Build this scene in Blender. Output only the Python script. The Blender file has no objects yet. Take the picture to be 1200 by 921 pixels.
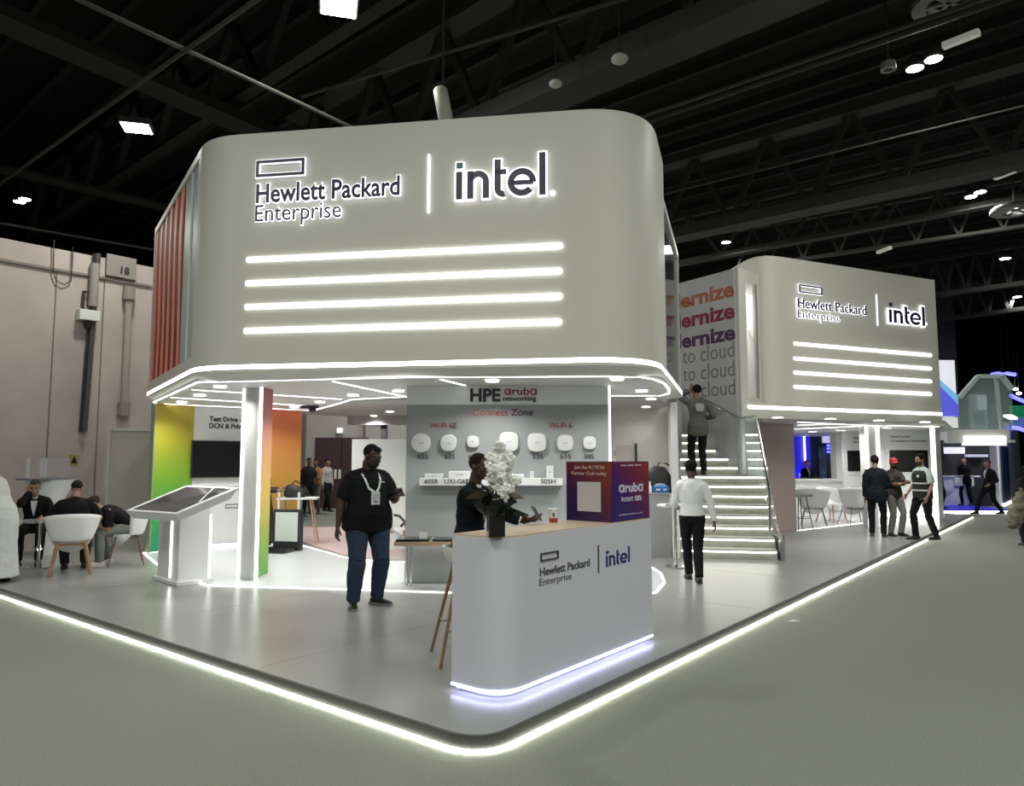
import bpy, bmesh, math, random
from math import sin, cos, pi, radians as R
from mathutils import Vector, Matrix, noise
from mathutils.geometry import tessellate_polygon
random.seed(7)
C = bpy.context.scene.collection
scn = bpy.context.scene

# ------------------------------------------------------------------ camera, world, big lights, exposure
CAM_H, CAM_F, CAM_T = 1.68, 855.2, R(5.047)
cd = bpy.data.cameras.new('camera'); cam = bpy.data.objects.new('camera', cd); C.objects.link(cam)
cam.location = (0, 0, CAM_H); cam.rotation_euler = (pi/2 + CAM_T, 0, 0)
cd.sensor_width = 36; cd.lens = CAM_F/1200*36; cd.clip_start = .05; cd.clip_end = 300
scn.camera = cam
scn.view_settings.view_transform = 'Standard'; scn.view_settings.look = 'None'
scn.view_settings.exposure = 0.0; scn.view_settings.gamma = 1
w = bpy.data.worlds.new('world'); scn.world = w; w.use_nodes = True
w.node_tree.nodes['Background'].inputs[0].default_value = (.80, .84, .78, 1)
w.node_tree.nodes['Background'].inputs[1].default_value = .12

def area(name, loc, size, power, col=(1, 1, .93), rot=(0, 0, 0), shape='DISK', sy=None, spread=pi):
    l = bpy.data.lights.new(name, 'AREA'); l.shape = shape; l.size = size; l.energy = power; l.color = col
    if sy: l.size_y = sy
    l.spread = spread
    o = bpy.data.objects.new(name, l); C.objects.link(o); o.location = loc; o.rotation_euler = rot
    return o
# hall high-bay lamps out of the frame: the hall's regular grid of lamps above and behind the viewer
for i, (x, y) in enumerate([(-9, 3), (-3, 1), (4, 1), (10, 4), (-7, -7), (0, -8), (7, -6), (14, -1)]):
    area('high_bay_light', (x, y, 9.0), 1.2, 270, (.97, 1, .90))

for x, y in ((-4, 21), (1, 23), (-2, 33), (6, 30)):   # added lamps, unseen behind the tower, to brighten the dark back room
    area('high_bay_light', (x, y, 8.6), 1.2, 330, (.98, 1, .93))

# ------------------------------------------------------------------ pixel -> place helpers (planning the survey of the photograph)
def ray(px, py):
    x = (px-600)/CAM_F; y = -(py-460.5)/CAM_F
    return Vector((x, cos(CAM_T)-sin(CAM_T)*y, sin(CAM_T)+cos(CAM_T)*y))
def at(px, py, z=0.):
    d = ray(px, py); t = (z-CAM_H)/d.z
    return Vector((d.x*t, d.y*t, z))
def dep(px, py, Y):
    d = ray(px, py); t = Y/d.y
    return Vector((d.x*t, Y, CAM_H+d.z*t))
class Frame:
    """a vertical plane: u runs to the right as seen from the front, n out of the front, z up"""
    def __init__(s, P, ang):
        a = R(ang); s.O = Vector((P[0], P[1], 0)); s.U = Vector((sin(a), cos(a), 0)); s.N = Vector((cos(a), -sin(a), 0)); s.ang = ang
    def pt(s, u, n, z): return s.O + s.U*u + s.N*n + Vector((0, 0, z))
    def px(s, x, y, n=0.):
        d = ray(x, y); o = Vector((0, 0, CAM_H)) - (s.O+s.N*n)
        t = -(s.N.dot(o))/s.N.dot(d); q = o + d*t
        return s.U.dot(q), q.z

# ------------------------------------------------------------------ materials
MATS = {}
def mat(name, col, rough=.5, metal=0., emit=None, es=0., bump=0., bscale=40., var=0., vscale=6., alpha=1., trans=0., coat=0., spec=None):
    if name in MATS: return MATS[name]
    m = bpy.data.materials.new(name); m.use_nodes = True; nt = m.node_tree; b = nt.nodes['Principled BSDF']
    c = (*col, 1)
    b.inputs['Base Color'].default_value = c; b.inputs['Roughness'].default_value = rough; b.inputs['Metallic'].default_value = metal
    if spec is not None: b.inputs['Specular IOR Level'].default_value = spec
    if trans: b.inputs['Transmission Weight'].default_value = trans
    if coat: b.inputs['Coat Weight'].default_value = coat
    if emit: b.inputs['Emission Color'].default_value = (*emit, 1); b.inputs['Emission Strength'].default_value = es
    if alpha < 1: b.inputs['Alpha'].default_value = alpha
    if bump or var:
        tc = nt.nodes.new('ShaderNodeTexCoord')
    if bump:
        n = nt.nodes.new('ShaderNodeTexNoise'); n.inputs['Scale'].default_value = bscale; n.inputs['Detail'].default_value = 5
        bp = nt.nodes.new('ShaderNodeBump'); bp.inputs['Strength'].default_value = bump; bp.inputs['Distance'].default_value = .02
        nt.links.new(tc.outputs['Object'], n.inputs['Vector']); nt.links.new(n.outputs['Fac'], bp.inputs['Height']); nt.links.new(bp.outputs['Normal'], b.inputs['Normal'])
    if var:
        n = nt.nodes.new('ShaderNodeTexNoise'); n.inputs['Scale'].default_value = vscale; n.inputs['Detail'].default_value = 6
        r = nt.nodes.new('ShaderNodeValToRGB'); r.color_ramp.elements[0].position = .3; r.color_ramp.elements[1].position = .7
        r.color_ramp.elements[0].color = (*[v*(1-var) for v in col], 1); r.color_ramp.elements[1].color = (*[min(1, v*(1+var)) for v in col], 1)
        nt.links.new(tc.outputs['Object'], n.inputs['Vector']); nt.links.new(n.outputs['Fac'], r.inputs['Fac']); nt.links.new(r.outputs['Color'], b.inputs['Base Color'])
    MATS[name] = m
    return m
def grad_mat(name, stops, axis='Z', lo=0., hi=1., rough=.5, tilt=0., taxis='X'):
    """printed colour gradient along an object axis (object coordinates, metres)"""
    if name in MATS: return MATS[name]
    m = bpy.data.materials.new(name); m.use_nodes = True; nt = m.node_tree; b = nt.nodes['Principled BSDF']; b.inputs['Roughness'].default_value = rough
    tc = nt.nodes.new('ShaderNodeTexCoord'); s = nt.nodes.new('ShaderNodeSeparateXYZ'); mr = nt.nodes.new('ShaderNodeMapRange')
    nt.links.new(tc.outputs['Object'], s.inputs[0])
    src = s.outputs[axis]
    if tilt:
        ma = nt.nodes.new('ShaderNodeMath'); ma.operation = 'MULTIPLY_ADD'; nt.links.new(s.outputs[taxis], ma.inputs[0]); ma.inputs[1].default_value = tilt
        nt.links.new(s.outputs[axis], ma.inputs[2]); src = ma.outputs[0]
    nt.links.new(src, mr.inputs[0]); mr.inputs[1].default_value = lo; mr.inputs[2].default_value = hi
    r = nt.nodes.new('ShaderNodeValToRGB'); cr = r.color_ramp
    while len(cr.elements) > 1: cr.elements.remove(cr.elements[-1])
    cr.elements[0].position = stops[0][0]; cr.elements[0].color = (*stops[0][1], 1)
    for p, c in stops[1:]:
        e = cr.elements.new(p); e.color = (*c, 1)
    nt.links.new(mr.outputs[0], r.inputs[0]); nt.links.new(r.outputs[0], b.inputs['Base Color'])
    MATS[name] = m
    return m
M = dict(
 carpet=mat('carpet', (.215, .222, .195), .95, bump=.5, bscale=260, var=.16, vscale=90),
 deckfloor=mat('platform_laminate', (.255, .262, .25), .28, var=.06, vscale=1.2, bump=.02, bscale=30),
 inlay=mat('white_laminate', (.62, .65, .66), .22),
 edge=mat('dark_edging', (.07, .07, .065), .6),
 panel=mat('painted_fascia', (.65, .635, .585), .5, bump=.01, bscale=15),
 white=mat('white_paint', (.74, .75, .74), .45),
 whitegloss=mat('white_gloss', (.78, .79, .80), .2),
 greypanel=mat('grey_panel', (.36, .38, .39), .5),
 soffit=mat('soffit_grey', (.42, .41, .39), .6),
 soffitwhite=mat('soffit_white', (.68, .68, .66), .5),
 led=mat('led_light', (1, 1, 1), .5, emit=(1, 1, .94), es=7),
 ledsoft=mat('led_line', (1, 1, 1), .5, emit=(1, .99, .95), es=3.0),
 ledblue=mat('led_bluish', (1, 1, 1), .5, emit=(.60, .62, 1), es=11),
 ledfloor=mat('led_floor', (1, 1, 1), .5, emit=(.95, 1, .82), es=34),
 neon=mat('neon_blue', (.1, .1, 1), .5, emit=(.08, .08, 1), es=5),
 lamp=mat('lamp_glow', (1, 1, 1), .5, emit=(1, 1, .90), es=30),
 halo=mat('letter_backlight', (1, 1, 1), .5, emit=(.93, .93, 1), es=1.6),
 navy=mat('letter_navy', (.02, .015, .06), .4),
 darkblue=mat('letter_blue', (.02, .02, .16), .4),
 teal=mat('letter_teal', (.07, .15, .17), .4),
 black=mat('black_gloss', (.012, .012, .013), .15),
 blackmatt=mat('black_matt', (.02, .02, .021), .6),
 screen=mat('screen_glass', (.006, .0065, .007), .25, spec=.25),
 textdark=mat('text_dark', (.04, .04, .05), .5),
 textgrey=mat('text_grey', (.16, .16, .17), .5),
 wall=mat('hall_wall', (.44, .38, .365), .85, var=.10, vscale=1.3, bump=.05, bscale=20),
 wall2=mat('hall_wall_back', (.42, .39, .37), .85, var=.06, vscale=1.0),
 doorred=mat('door_maroon', (.055, .025, .03), .6),
 metal=mat('steel', (.45, .45, .44), .35, metal=.8),
 chrome=mat('chrome', (.7, .7, .7), .15, metal=1),
 truss=mat('truss_black', (.010, .0105, .0095), .8),
 roof=mat('roof_black', (.004, .0042, .0045), .95, var=.3, vscale=.6),
 roofgrey=mat('roof_duct', (.010, .0105, .010), .8),
 wood=mat('oak', (.50, .335, .23), .45, var=.14, vscale=9),
 woodtop=mat('pale_oak', (.62, .47, .36), .35, var=.06, vscale=7),
 woodleg=mat('leg_wood', (.30, .15, .075), .45, var=.12, vscale=14),
 woodred=mat('leg_red', (.42, .17, .12), .45),
 copper=mat('leg_brown', (.16, .085, .06), .45),
 pink=mat('beige_panel', (.42, .335, .31), .6, var=.03, vscale=1),
 cabwhite=mat('partition_panel', (.44, .40, .375), .5),
 redslat=mat('red_slat', (.90, .22, .14), .5, emit=(.9, .2, .12), es=.0),
 darkred=mat('dark_red', (.10, .02, .015), .6),
 glass=mat('rail_glass', (.70, .82, .80), .08, alpha=.28),
 sideglass=mat('side_glass', (.05, .055, .055), .08, alpha=.92),
 stripglass=mat('strip_glass', (.42, .50, .49), .45),
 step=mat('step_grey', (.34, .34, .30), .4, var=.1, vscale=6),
 chairwhite=mat('chair_shell', (.72, .73, .72), .4),
 stairwall=mat('stair_wall', (.46, .46, .48), .55),
 ledcol=mat('led_column', (1, 1, 1), .5, emit=(1, 1, .95), es=2.2),
 pinkspill=mat('pink_light_tint', (.55, .42, .42), .5),  # pink light on the floor, put into the colour
)

# ------------------------------------------------------------------ mesh builder
class MB:
    def __init__(s): s.v = []; s.f = []
    def poly(s, pts, idx):
        o = len(s.v); s.v += [Vector(p) for p in pts]; s.f += [tuple(o+i for i in f) for f in idx]; return s
    def box(s, a, b, T=None):
        x0, y0, z0 = a; x1, y1, z1 = b
        p = [Vector(q) for q in ((x0,y0,z0),(x1,y0,z0),(x1,y1,z0),(x0,y1,z0),(x0,y0,z1),(x1,y0,z1),(x1,y1,z1),(x0,y1,z1))]
        if T: p = [T(q) for q in p]
        return s.poly(p, ((0,3,2,1),(4,5,6,7),(0,1,5,4),(1,2,6,5),(2,3,7,6),(3,0,4,7)))
    def fbox(s, fr, u0, u1, n0, n1, z0, z1):
        return s.box((u0, n0, z0), (u1, n1, z1), lambda q: fr.pt(q.x, q.y, q.z))
    def prism(s, pts, z0, z1):
        n = len(pts); o = len(s.v)
        s.v += [Vector((p[0], p[1], z0)) for p in pts] + [Vector((p[0], p[1], z1)) for p in pts]
        if n > 4:
            for tr in tessellate_polygon([[Vector((p[0], p[1], 0)) for p in pts]]):
                a, b, c = tr; A, B, Cc = pts[a], pts[b], pts[c]
                if (B[0]-A[0])*(Cc[1]-A[1])-(B[1]-A[1])*(Cc[0]-A[0]) < 0: b, c = c, b
                s.f += [(o+a, o+c, o+b), (o+n+a, o+n+b, o+n+c)]
        else: s.f += [tuple(o+i for i in range(n))[::-1], tuple(o+n+i for i in range(n))]
        s.f += [(o+i, o+(i+1) % n, o+n+(i+1) % n, o+n+i) for i in range(n)]; return s
    def bar(s, a, b, w, h=None, up=Vector((0, 0, 1))):
        a = Vector(a); b = Vector(b); h = h or w; t = (b-a).normalized()
        if abs(t.dot(up)) > .98: up = Vector((0, 1, 0))
        x = t.cross(up).normalized(); y = x.cross(t)
        q = [a-x*w/2-y*h/2, a+x*w/2-y*h/2, a+x*w/2+y*h/2, a-x*w/2+y*h/2]
        q += [p+(b-a) for p in q]
        return s.poly(q, ((0,3,2,1),(4,5,6,7),(0,1,5,4),(1,2,6,5),(2,3,7,6),(3,0,4,7)))
    def sweep(s, st, side=Vector((1, 0, 0)), n=12, cap=.85):
        """st: [(centre, rx, ry)] closed elliptical tube"""
        st = [(Vector(c), a, b) for c, a, b in st]; o = len(s.v); rings = []
        for i, (c, rx, ry) in enumerate(st):
            p = st[max(i-1, 0)][0]; q = st[min(i+1, len(st)-1)][0]; t = (q-p).normalized()
            sd = side - t*side.dot(t)
            if sd.length < 1e-3: sd = Vector((0, 1, 0)) - t*t.y
            sd.normalize(); b = t.cross(sd)
            rings.append((c, rx, ry, t, sd, b))
        if cap:
            c, rx, ry, t, sd, b = rings[0]; m = min(rx, ry)
            rings.insert(0, (c-t*m*cap*.75, rx*.62, ry*.62, t, sd, b))
            c, rx, ry, t, sd, b = rings[-1]; m = min(rx, ry)
            rings.append((c+t*m*cap*.75, rx*.62, ry*.62, t, sd, b))
        for c, rx, ry, t, sd, b in rings:
            for k in range(n):
                a = 2*pi*k/n; s.v.append(c+sd*rx*cos(a)+b*ry*sin(a))
        for i in range(len(rings)-1):
            for k in range(n):
                s.f.append((o+i*n+k, o+i*n+(k+1) % n, o+(i+1)*n+(k+1) % n, o+(i+1)*n+k))
        L = len(rings)-1
        s.f.append(tuple(o+k for k in range(n))[::-1]); s.f.append(tuple(o+L*n+k for k in range(n)))
        return s
    def tube(s, pts, r, n=8): return s.sweep([(p, r, r) for p in pts], n=n, cap=0)
    def cyl(s, c, r, z0, z1, n=20, r1=None):
        r1 = r if r1 is None else r1
        return s.sweep([((c[0], c[1], z0), r, r), ((c[0], c[1], z1), r1, r1)], n=n, cap=0)
    def ell(s, c, rx, ry, rz, T=None, nu=14, nv=9):
        o = len(s.v); c = Vector(c)
        for j in range(nv+1):
            ph = -pi/2+pi*j/nv
            for i in range(nu):
                a = 2*pi*i/nu; p = Vector((rx*cos(ph)*cos(a), ry*cos(ph)*sin(a), rz*sin(ph)))
                s.v.append(T(c+p) if T else c+p)
        for j in range(nv):
            for i in range(nu): s.f.append((o+j*nu+i, o+j*nu+(i+1) % nu, o+(j+1)*nu+(i+1) % nu, o+(j+1)*nu+i))
        return s
    def lathe(s, prof, c=(0, 0, 0), n=20):
        o = len(s.v)
        for r, z in prof:
            for i in range(n): s.v.append(Vector((c[0]+r*cos(2*pi*i/n), c[1]+r*sin(2*pi*i/n), c[2]+z)))
        for j in range(len(prof)-1):
            for i in range(n): s.f.append((o+j*n+i, o+j*n+(i+1) % n, o+(j+1)*n+(i+1) % n, o+(j+1)*n+i))
        return s
    def mesh(s, name, off=None):
        me = bpy.data.meshes.new(name); vs = [v-off for v in s.v] if off else s.v
        me.from_pydata([tuple(v) for v in vs], [], s.f); me.update(); return me
    def build(s, name, m, parent=None, world=False, smooth=False, bevel=0., merge=False):
        off = parent.location.copy() if (world and parent) else None
        return link(name, s.mesh(name, off), m, parent, smooth, bevel, merge)
def link(name, me, m, parent=None, smooth=False, bevel=0., merge=False):
    if smooth or bevel or merge:
        bm = bmesh.new(); bm.from_mesh(me)
        if merge: bmesh.ops.remove_doubles(bm, verts=bm.verts, dist=1e-5)
        bmesh.ops.recalc_face_normals(bm, faces=bm.faces)
        if bevel:
            es = [e for e in bm.edges if len(e.link_faces) == 2 and e.calc_face_angle(0) > .6]
            bmesh.ops.bevel(bm, geom=es, offset=bevel, segments=2, affect='EDGES', profile=.6)
        bm.to_mesh(me); bm.free()
    if smooth:
        for p in me.polygons: p.use_smooth = True
        try: me.set_sharp_from_angle(angle=R(38))
        except Exception: pass
    if isinstance(m, str): m = M[m]
    if m and not me.materials: me.materials.append(m)
    o = bpy.data.objects.new(name, me); C.objects.link(o)
    if parent: o.parent = parent
    return o
def tag(o, label, cat, group=None, kind=None):
    o['label'] = label; o['category'] = cat
    if group: o['group'] = group
    if kind: o['kind'] = kind
    return o
def thing(name, label, cat, loc=(0, 0, 0), rz=0., group=None):
    o = bpy.data.objects.new(name, None); C.objects.link(o); o.empty_display_size = .1
    o.location = loc; o.rotation_euler = (0, 0, rz)
    return tag(o, label, cat, group)
def structure(o): o['kind'] = 'structure'; return o
def copy_tree(o, parent=None):
    c = o.copy(); C.objects.link(c)
    if parent: c.parent = parent
    for ch in [k for k in C.objects if k.parent == o]: copy_tree(ch, c)
    return c
def fillet(V, rad, seg=8):
    """rounds the inner corners of an open polyline; rad: tangent length per inner corner"""
    out = [Vector(V[0])]
    for i in range(1, len(V)-1):
        a, b, c = Vector(V[i-1]), Vector(V[i]), Vector(V[i+1]); r = rad[i-1]
        if r <= 0: out.append(b); continue
        p = b+(a-b).normalized()*r; q = b+(c-b).normalized()*r
        for k in range(seg+1):
            t = k/seg; out.append(p*(1-t)**2+b*2*t*(1-t)+q*t*t)
    out.append(Vector(V[-1])); return out
def offset_path(P, d):
    """moves an open 2D polyline sideways (positive = to the left of travel)"""
    out = []
    for i, p in enumerate(P):
        a = P[max(i-1, 0)]; b = P[min(i+1, len(P)-1)]; t = (b-a).normalized(); out.append(p+Vector((-t.y, t.x))*d)
    return out
def ribbon(mb, P, n0, n1, z0, z1):
    """a wall along a polyline between two side offsets"""
    A = offset_path(P, n0); B = offset_path(P, n1); o = len(mb.v); n = len(P)
    for a, b in zip(A, B):
        mb.v += [Vector((a.x, a.y, z0)), Vector((b.x, b.y, z0)), Vector((b.x, b.y, z1)), Vector((a.x, a.y, z1))]
    for i in range(n-1):
        for k in range(4): mb.f.append((o+i*4+k, o+i*4+(k+1) % 4, o+i*4+4+(k+1) % 4, o+i*4+4+k))
    mb.f.append((o, o+3, o+2, o+1)); e = o+(n-1)*4; mb.f.append((e, e+1, e+2, e+3)); return mb
def line_strip(name, pts, wdt, z, m, parent, h=.008):
    mb = MB()
    for a, b in zip(pts[:-1], pts[1:]): mb.bar((a[0], a[1], z), (b[0], b[1], z), wdt, h)
    return mb.build(name, m, parent, world=True)

# ------------------------------------------------------------------ lettering
def text_mesh(body, bold=0., ext=.02, res=3):
    cu = bpy.data.curves.new('t', 'FONT'); cu.body = body; cu.size = 1; cu.extrude = ext; cu.offset = bold; cu.resolution_u = res
    o = bpy.data.objects.new('t', cu); C.objects.link(o)
    dg = bpy.context.evaluated_depsgraph_get(); dg.update()
    me = bpy.data.meshes.new_from_object(o.evaluated_get(dg)); bpy.data.objects.remove(o); bpy.data.curves.remove(cu)
    me.materials.clear(); return me
def bounds(me):
    xs = [v.co.x for v in me.vertices]; ys = [v.co.y for v in me.vertices]
    return min(xs), max(xs), min(ys), max(ys)
CAPH = {}
def lettering(body, fr, u0, u1, zb, zt, m, parent, n=.0, depth=.02, bold=0., ref='H', name='lettering', halo=0., fitref=None, label=None):
    """flat-faced letters on a plane: left edge u0, right edge u1, baseline zb, top of `ref` at zt"""
    me = text_mesh(body, bold, .5); x0, x1, y0, y1 = bounds(me)
    if ref not in CAPH:
        r = text_mesh(ref, 0, .1); CAPH[ref] = bounds(r)[3]; bpy.data.meshes.remove(r)
    sy = (zt-zb)/CAPH[ref]
    if fitref:
        r = text_mesh(fitref, bold, .1); b = bounds(r); sx = (u1-u0)/(b[1]-b[0]); xo = x1-(b[1]-b[0]); bpy.data.meshes.remove(r)
    else: sx = (u1-u0)/(x1-x0); xo = x0
    off = parent.location if parent else Vector((0, 0, 0))
    for v in me.vertices:
        c = v.co; v.co = fr.pt(u0+(c.x-xo)*sx, n+(c.z+.5)*depth, zb+c.y*sy)-off
    o = link(name, me, m, parent)
    if label: o['label'] = label
    if halo:
        me2 = text_mesh(body, bold+halo, .5)
        for v in me2.vertices:
            c = v.co; v.co = fr.pt(u0+(c.x-xo)*sx, n-.0+(c.z+.5)*depth*.45, zb+c.y*sy)-off
        hl = link('backlight', me2, 'halo', o)
    return o
def px_text(body, fr, x0, yb, x1, yt, m, parent, **k):
    """lettering fitted to two surveyed points: baseline-left (x0,yb), cap-top at the left (x0,yt), right edge x1"""
    u0, zb = fr.px(x0, yb); _, zt = fr.px(x0, yt); u1, _ = fr.px(x1, yb)
    return lettering(body, fr, u0, u1, zb, zt, m, parent, **k)
def emblem(fr, u0, u1, z0, z1, t, m, parent, n=0., depth=.02, halo=False):
    def ring(mb, e, d):
        a0, a1, b0, b1 = u0-e, u1+e, z0-e, z1+e; q = t+2*e
        mb.fbox(fr, a0, a1, n, n+d, b0, b0+q); mb.fbox(fr, a0, a1, n, n+d, b1-q, b1)
        mb.fbox(fr, a0, a0+q, n, n+d, b0+q, b1-q); mb.fbox(fr, a1-q, a1, n, n+d, b0+q, b1-q); return mb
    o = ring(MB(), 0, depth).build('emblem', m, parent, world=True)
    if halo:
        r = ring(MB(), t*.35, depth*.45)
        link('backlight', r.mesh('backlight', parent.location), 'halo', o)
    return o
def intel_letters(fr, x0, yb, x1, yt, m, parent, n=.03, depth=.03, halo=.020, e=0.):
    """five stroke-built letters; unit 125 high (l), 260 wide"""
    u0, zb = fr.px(x0, yb); _, zt = fr.px(x0, yt); u1, _ = fr.px(x1, yb); sx = (u1-u0)/260; sy = (zt-zb)/125
    w = 18; X = 82
    glyphs = [[('r', 0, 0, w, X)],
              [('r', 33, 0, 33+w, X), ('r', 33+46, 0, 33+46+w, 50), ('a', 65, 50, 32, 32-w, 0, 180)],
              [('r', 113, 24, 113+w, 112), ('r', 113, X-15, 147, X), ('a', 138, 25, 25, 25-w, 180, 285)],
              [('a', 192, 41, 41, 41-w, -2, 318), ('r', 160, 33, 225, 46)],
              [('r', 242, 0, 242+w, 125)]]
    out = []
    def build(g, e, d):
        mb = MB()
        for s in g:
            if s[0] == 'r': mb.fbox(fr, u0+(s[1])*sx-e, u0+s[3]*sx+e, n, n+d, zb+s[2]*sy-e, zb+s[4]*sy+e)
            else:
                _, cx, cy, Ro, Ri, a0, a1 = s; N = max(6, int(abs(a1-a0)/14)); vs = []
                for k in range(N+1):
                    a = R(a0+(a1-a0)*k/N)
                    for rr, ee in ((Ro, e), (Ri, -e)):
                        for nn in (n, n+d): vs.append(fr.pt(u0+(cx+rr*cos(a))*sx+ee*cos(a), nn, zb+(cy+rr*sin(a))*sy+ee*sin(a)))
                f = []
                for k in range(N): b = 4*k; f += [(b+1, b+3, b+7, b+5), (b, b+4, b+6, b+2), (b, b+1, b+5, b+4), (b+2, b+6, b+7, b+3)]
                f += [(0, 2, 3, 1), (4*N, 4*N+1, 4*N+3, 4*N+2)]
                mb.poly(vs, f)
        return mb
    for g in glyphs:
        o = build(g, 0, depth).build('letter', m, parent, world=True); out.append(o)
        if halo: link('backlight', build(g, halo, depth*.45).mesh('b', parent.location), 'halo', o)
    return out
# ================================================================== THE HALL
# carpet
mb = MB(); mb.box((-60, -25, -.12), (70, 80, -.10)); structure(mb.build('floor', 'carpet'))
# roof deck
mb = MB(); mb.box((-40, -4, 11.0), (70, 80, 11.2)); structure(mb.build('ceiling', 'roof'))
# left hall wall
WP = at(130, 637, -.1); WF = Frame(WP, 40)
def wpx(x, y): return WF.px(x, y)
uA = -9.0; uB = 4.35; wt = 5.86
mb = MB(); mb.fbox(WF, uA, uB, -.3, 0, -.1, wt); structure(mb.build('wall_left', 'wall'))
mb = MB(); mb.fbox(WF, uA, uB, 0, .05, 5.40, 5.45); structure(mb.build('trim_1', mat('wall_seam', (.20, .17, .16), .8)))
sj = mat('wall_joint', (.16, .135, .125), .9)
for i, x in enumerate((61, 118)):
    u, _ = wpx(x, 420); mb = MB(); mb.fbox(WF, u-.012, u+.012, 0, .006, -.1, 5.4); structure(mb.build('trim_%d' % (i+2), sj))
# pipes, conduit, sounder on the left wall
u, z = wpx(113, 300); t = thing('conduit', 'tall dark cable conduit running down the hall wall left of the red slats', 'conduit', WF.pt(u, .08, .0))
mb = MB(); mb.tube([WF.pt(u-.09, .08, 2.2), WF.pt(u-.05, .08, 3.6), WF.pt(u, .08, 5.9)], .055); mb.build('pipe', mat('conduit_dark', (.06, .05, .045), .5), t, world=True)
mb = MB(); mb.tube([WF.pt(u-.16, .06, 2.2), WF.pt(u-.07, .06, 5.9)], .02); mb.build('cable', 'blackmatt', t, world=True)
u, z = wpx(146, 410); t = thing('drain_pipe', 'pale vertical pipe with wide end fittings on the hall wall beside the 18 plate', 'pipe', WF.pt(u, .1, 2.5))
pipem = mat('pipe_beige', (.33, .28, .265), .6)
u1, z1 = wpx(148, 345); u2, z2 = wpx(142, 480)
mb = MB(); mb.tube([WF.pt(u2, .13, z2), WF.pt(u1, .13, z1)], .07, 12); mb.build('pipe', pipem, t, world=True, smooth=True)
for (uu, zz) in ((u1, z1), (u2, z2)):
    mb = MB(); mb.tube([WF.pt(uu, .13, zz-.14), WF.pt(uu, .13, zz+.14)], .12, 12); mb.build('fitting', mat('pipe_collar', (.25, .21, .2), .6), t, world=True, smooth=True)
u, z = wpx(109, 310); u2, z2 = wpx(109, 330)
mb = MB(); mb.tube([WF.pt(u, .1, z), WF.pt(u, .1, z-.9)], .09, 12)
tag(mb.build('pipe_stub', mat('pipe_stub', (.28, .25, .24), .6), smooth=True), 'short grey pipe stub at the top edge of the left hall wall', 'pipe')
u0, zt = wpx(123, 306); u1, zb = wpx(151, 328)
t = thing('number_plate', 'grey plate marked 18 high on the left hall wall', 'sign', WF.pt(u0, .02, zb))
mb = MB(); mb.fbox(WF, u0, u1+.1, .05, .10, zb, zt+.15); mb.build('plate', mat('plate_grey', (.25, .225, .215), .7), t, world=True)
px_text('18', WF, 139, 321, 149, 313, 'textdark', t, n=.10, bold=.02)
u0, zt = wpx(89, 363); u1, zb = wpx(112, 378)
t = thing('emergency_light', 'white emergency light box with dark bracket on the left hall wall', 'lamp', WF.pt(u0, .0, zb))
mb = MB(); mb.fbox(WF, u0, u1, 0, .22, zb, zt); mb.build('housing', 'white', t, world=True, bevel=.01)
um = (u0+u1)/2
mb = MB(); mb.fbox(WF, um-.11, um-.07, .05, .1, zt, zt+.4); mb.fbox(WF, um+.07, um+.11, .05, .1, zt+.1, zt+.4); mb.fbox(WF, um-.11, um+.11, .05, .1, zt+.36, zt+.4); mb.build('bracket', 'blackmatt', t, world=True)
mb = MB(); mb.lathe([(.02, 0), (.07, -.03), (.06, -.12), (.03, -.17)], WF.pt(um, .1, zb)); mb.build('spot_head', 'blackmatt', t, world=True, smooth=True)
u0, zt = wpx(82, 533); u1, zb = wpx(91, 545)
t = thing('warning_sign', 'small yellow warning sign with a black triangle on the left wall', 'sign', WF.pt(u0, 0, zb))
mb = MB(); mb.fbox(WF, u0, u1, 0, .01, zb, zt); mb.build('plate', mat('sign_yellow', (.35, .28, .08), .6), t, world=True)
um = (u0+u1)/2; mb = MB(); mb.poly([WF.pt(um-.06, .014, zb+.04), WF.pt(um+.06, .014, zb+.04), WF.pt(um, .014, zt-.03)], ((0, 1, 2),)); mb.build('triangle', 'black', t, world=True)
# cable hanging on the wall
pts = [wpx(x, y) for x, y in ((62, 282), (61, 318), (65, 330), (74, 334), (82, 330), (84, 300), (84, 290))]
mb = MB(); mb.tube([WF.pt(a, .06, b) for a, b in pts], .012, 6); tag(mb.build('hanging_cable', 'blackmatt'), 'thin dark cable looping down at the top of the left hall wall', 'cable')
# back wall with maroon door
BF = Frame((-7, 26), 90)
mb = MB(); mb.fbox(BF, -6, 16, -.3, 0, -.1, 6.0); structure(mb.build('wall_back', 'wall2'))
mb = MB(); e_ = WF.pt(uB, 0, 0); mb.bar((e_.x-.15, e_.y, 2.9), (-7.9, 26, 2.9), .3, 6.0); structure(mb.build('wall_left_rear', 'wall2'))
mb = MB(); mb.box((-40.3, -10, -.1), (-40, 60, 11)); structure(mb.build('wall_far_side', 'roof'))
mb = MB(); mb.box((-40, 60, -.1), (-8, 60.5, 11)); structure(mb.build('wall_far_rear', 'roof'))
u0, zt = BF.px(370, 514); u1, _ = BF.px(424, 514)
d = MB(); d.fbox(BF, u0, u1+.25, 0, .05, -.1, 2.38); d = structure(d.build('door_1', 'doorred'))
for x in (393.5, 398.5):
    u, z0 = BF.px(x, 561); _, z1 = BF.px(x, 550); mb = MB(); mb.fbox(BF, u-.04, u+.04, .05, .10, z0, z1)
    mb.build('door_handle', 'white', d)
um = (u0+u1+.25)/2; mb = MB(); mb.fbox(BF, um-.012, um+.012, .05, .056, -.1, 2.38); mb.build('door_seam', 'black', d)
t = thing('exit_lamp', 'small glowing sign box above the maroon double door', 'sign', BF.pt(BF.px(399, 505)[0], .1, 2.6))
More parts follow.
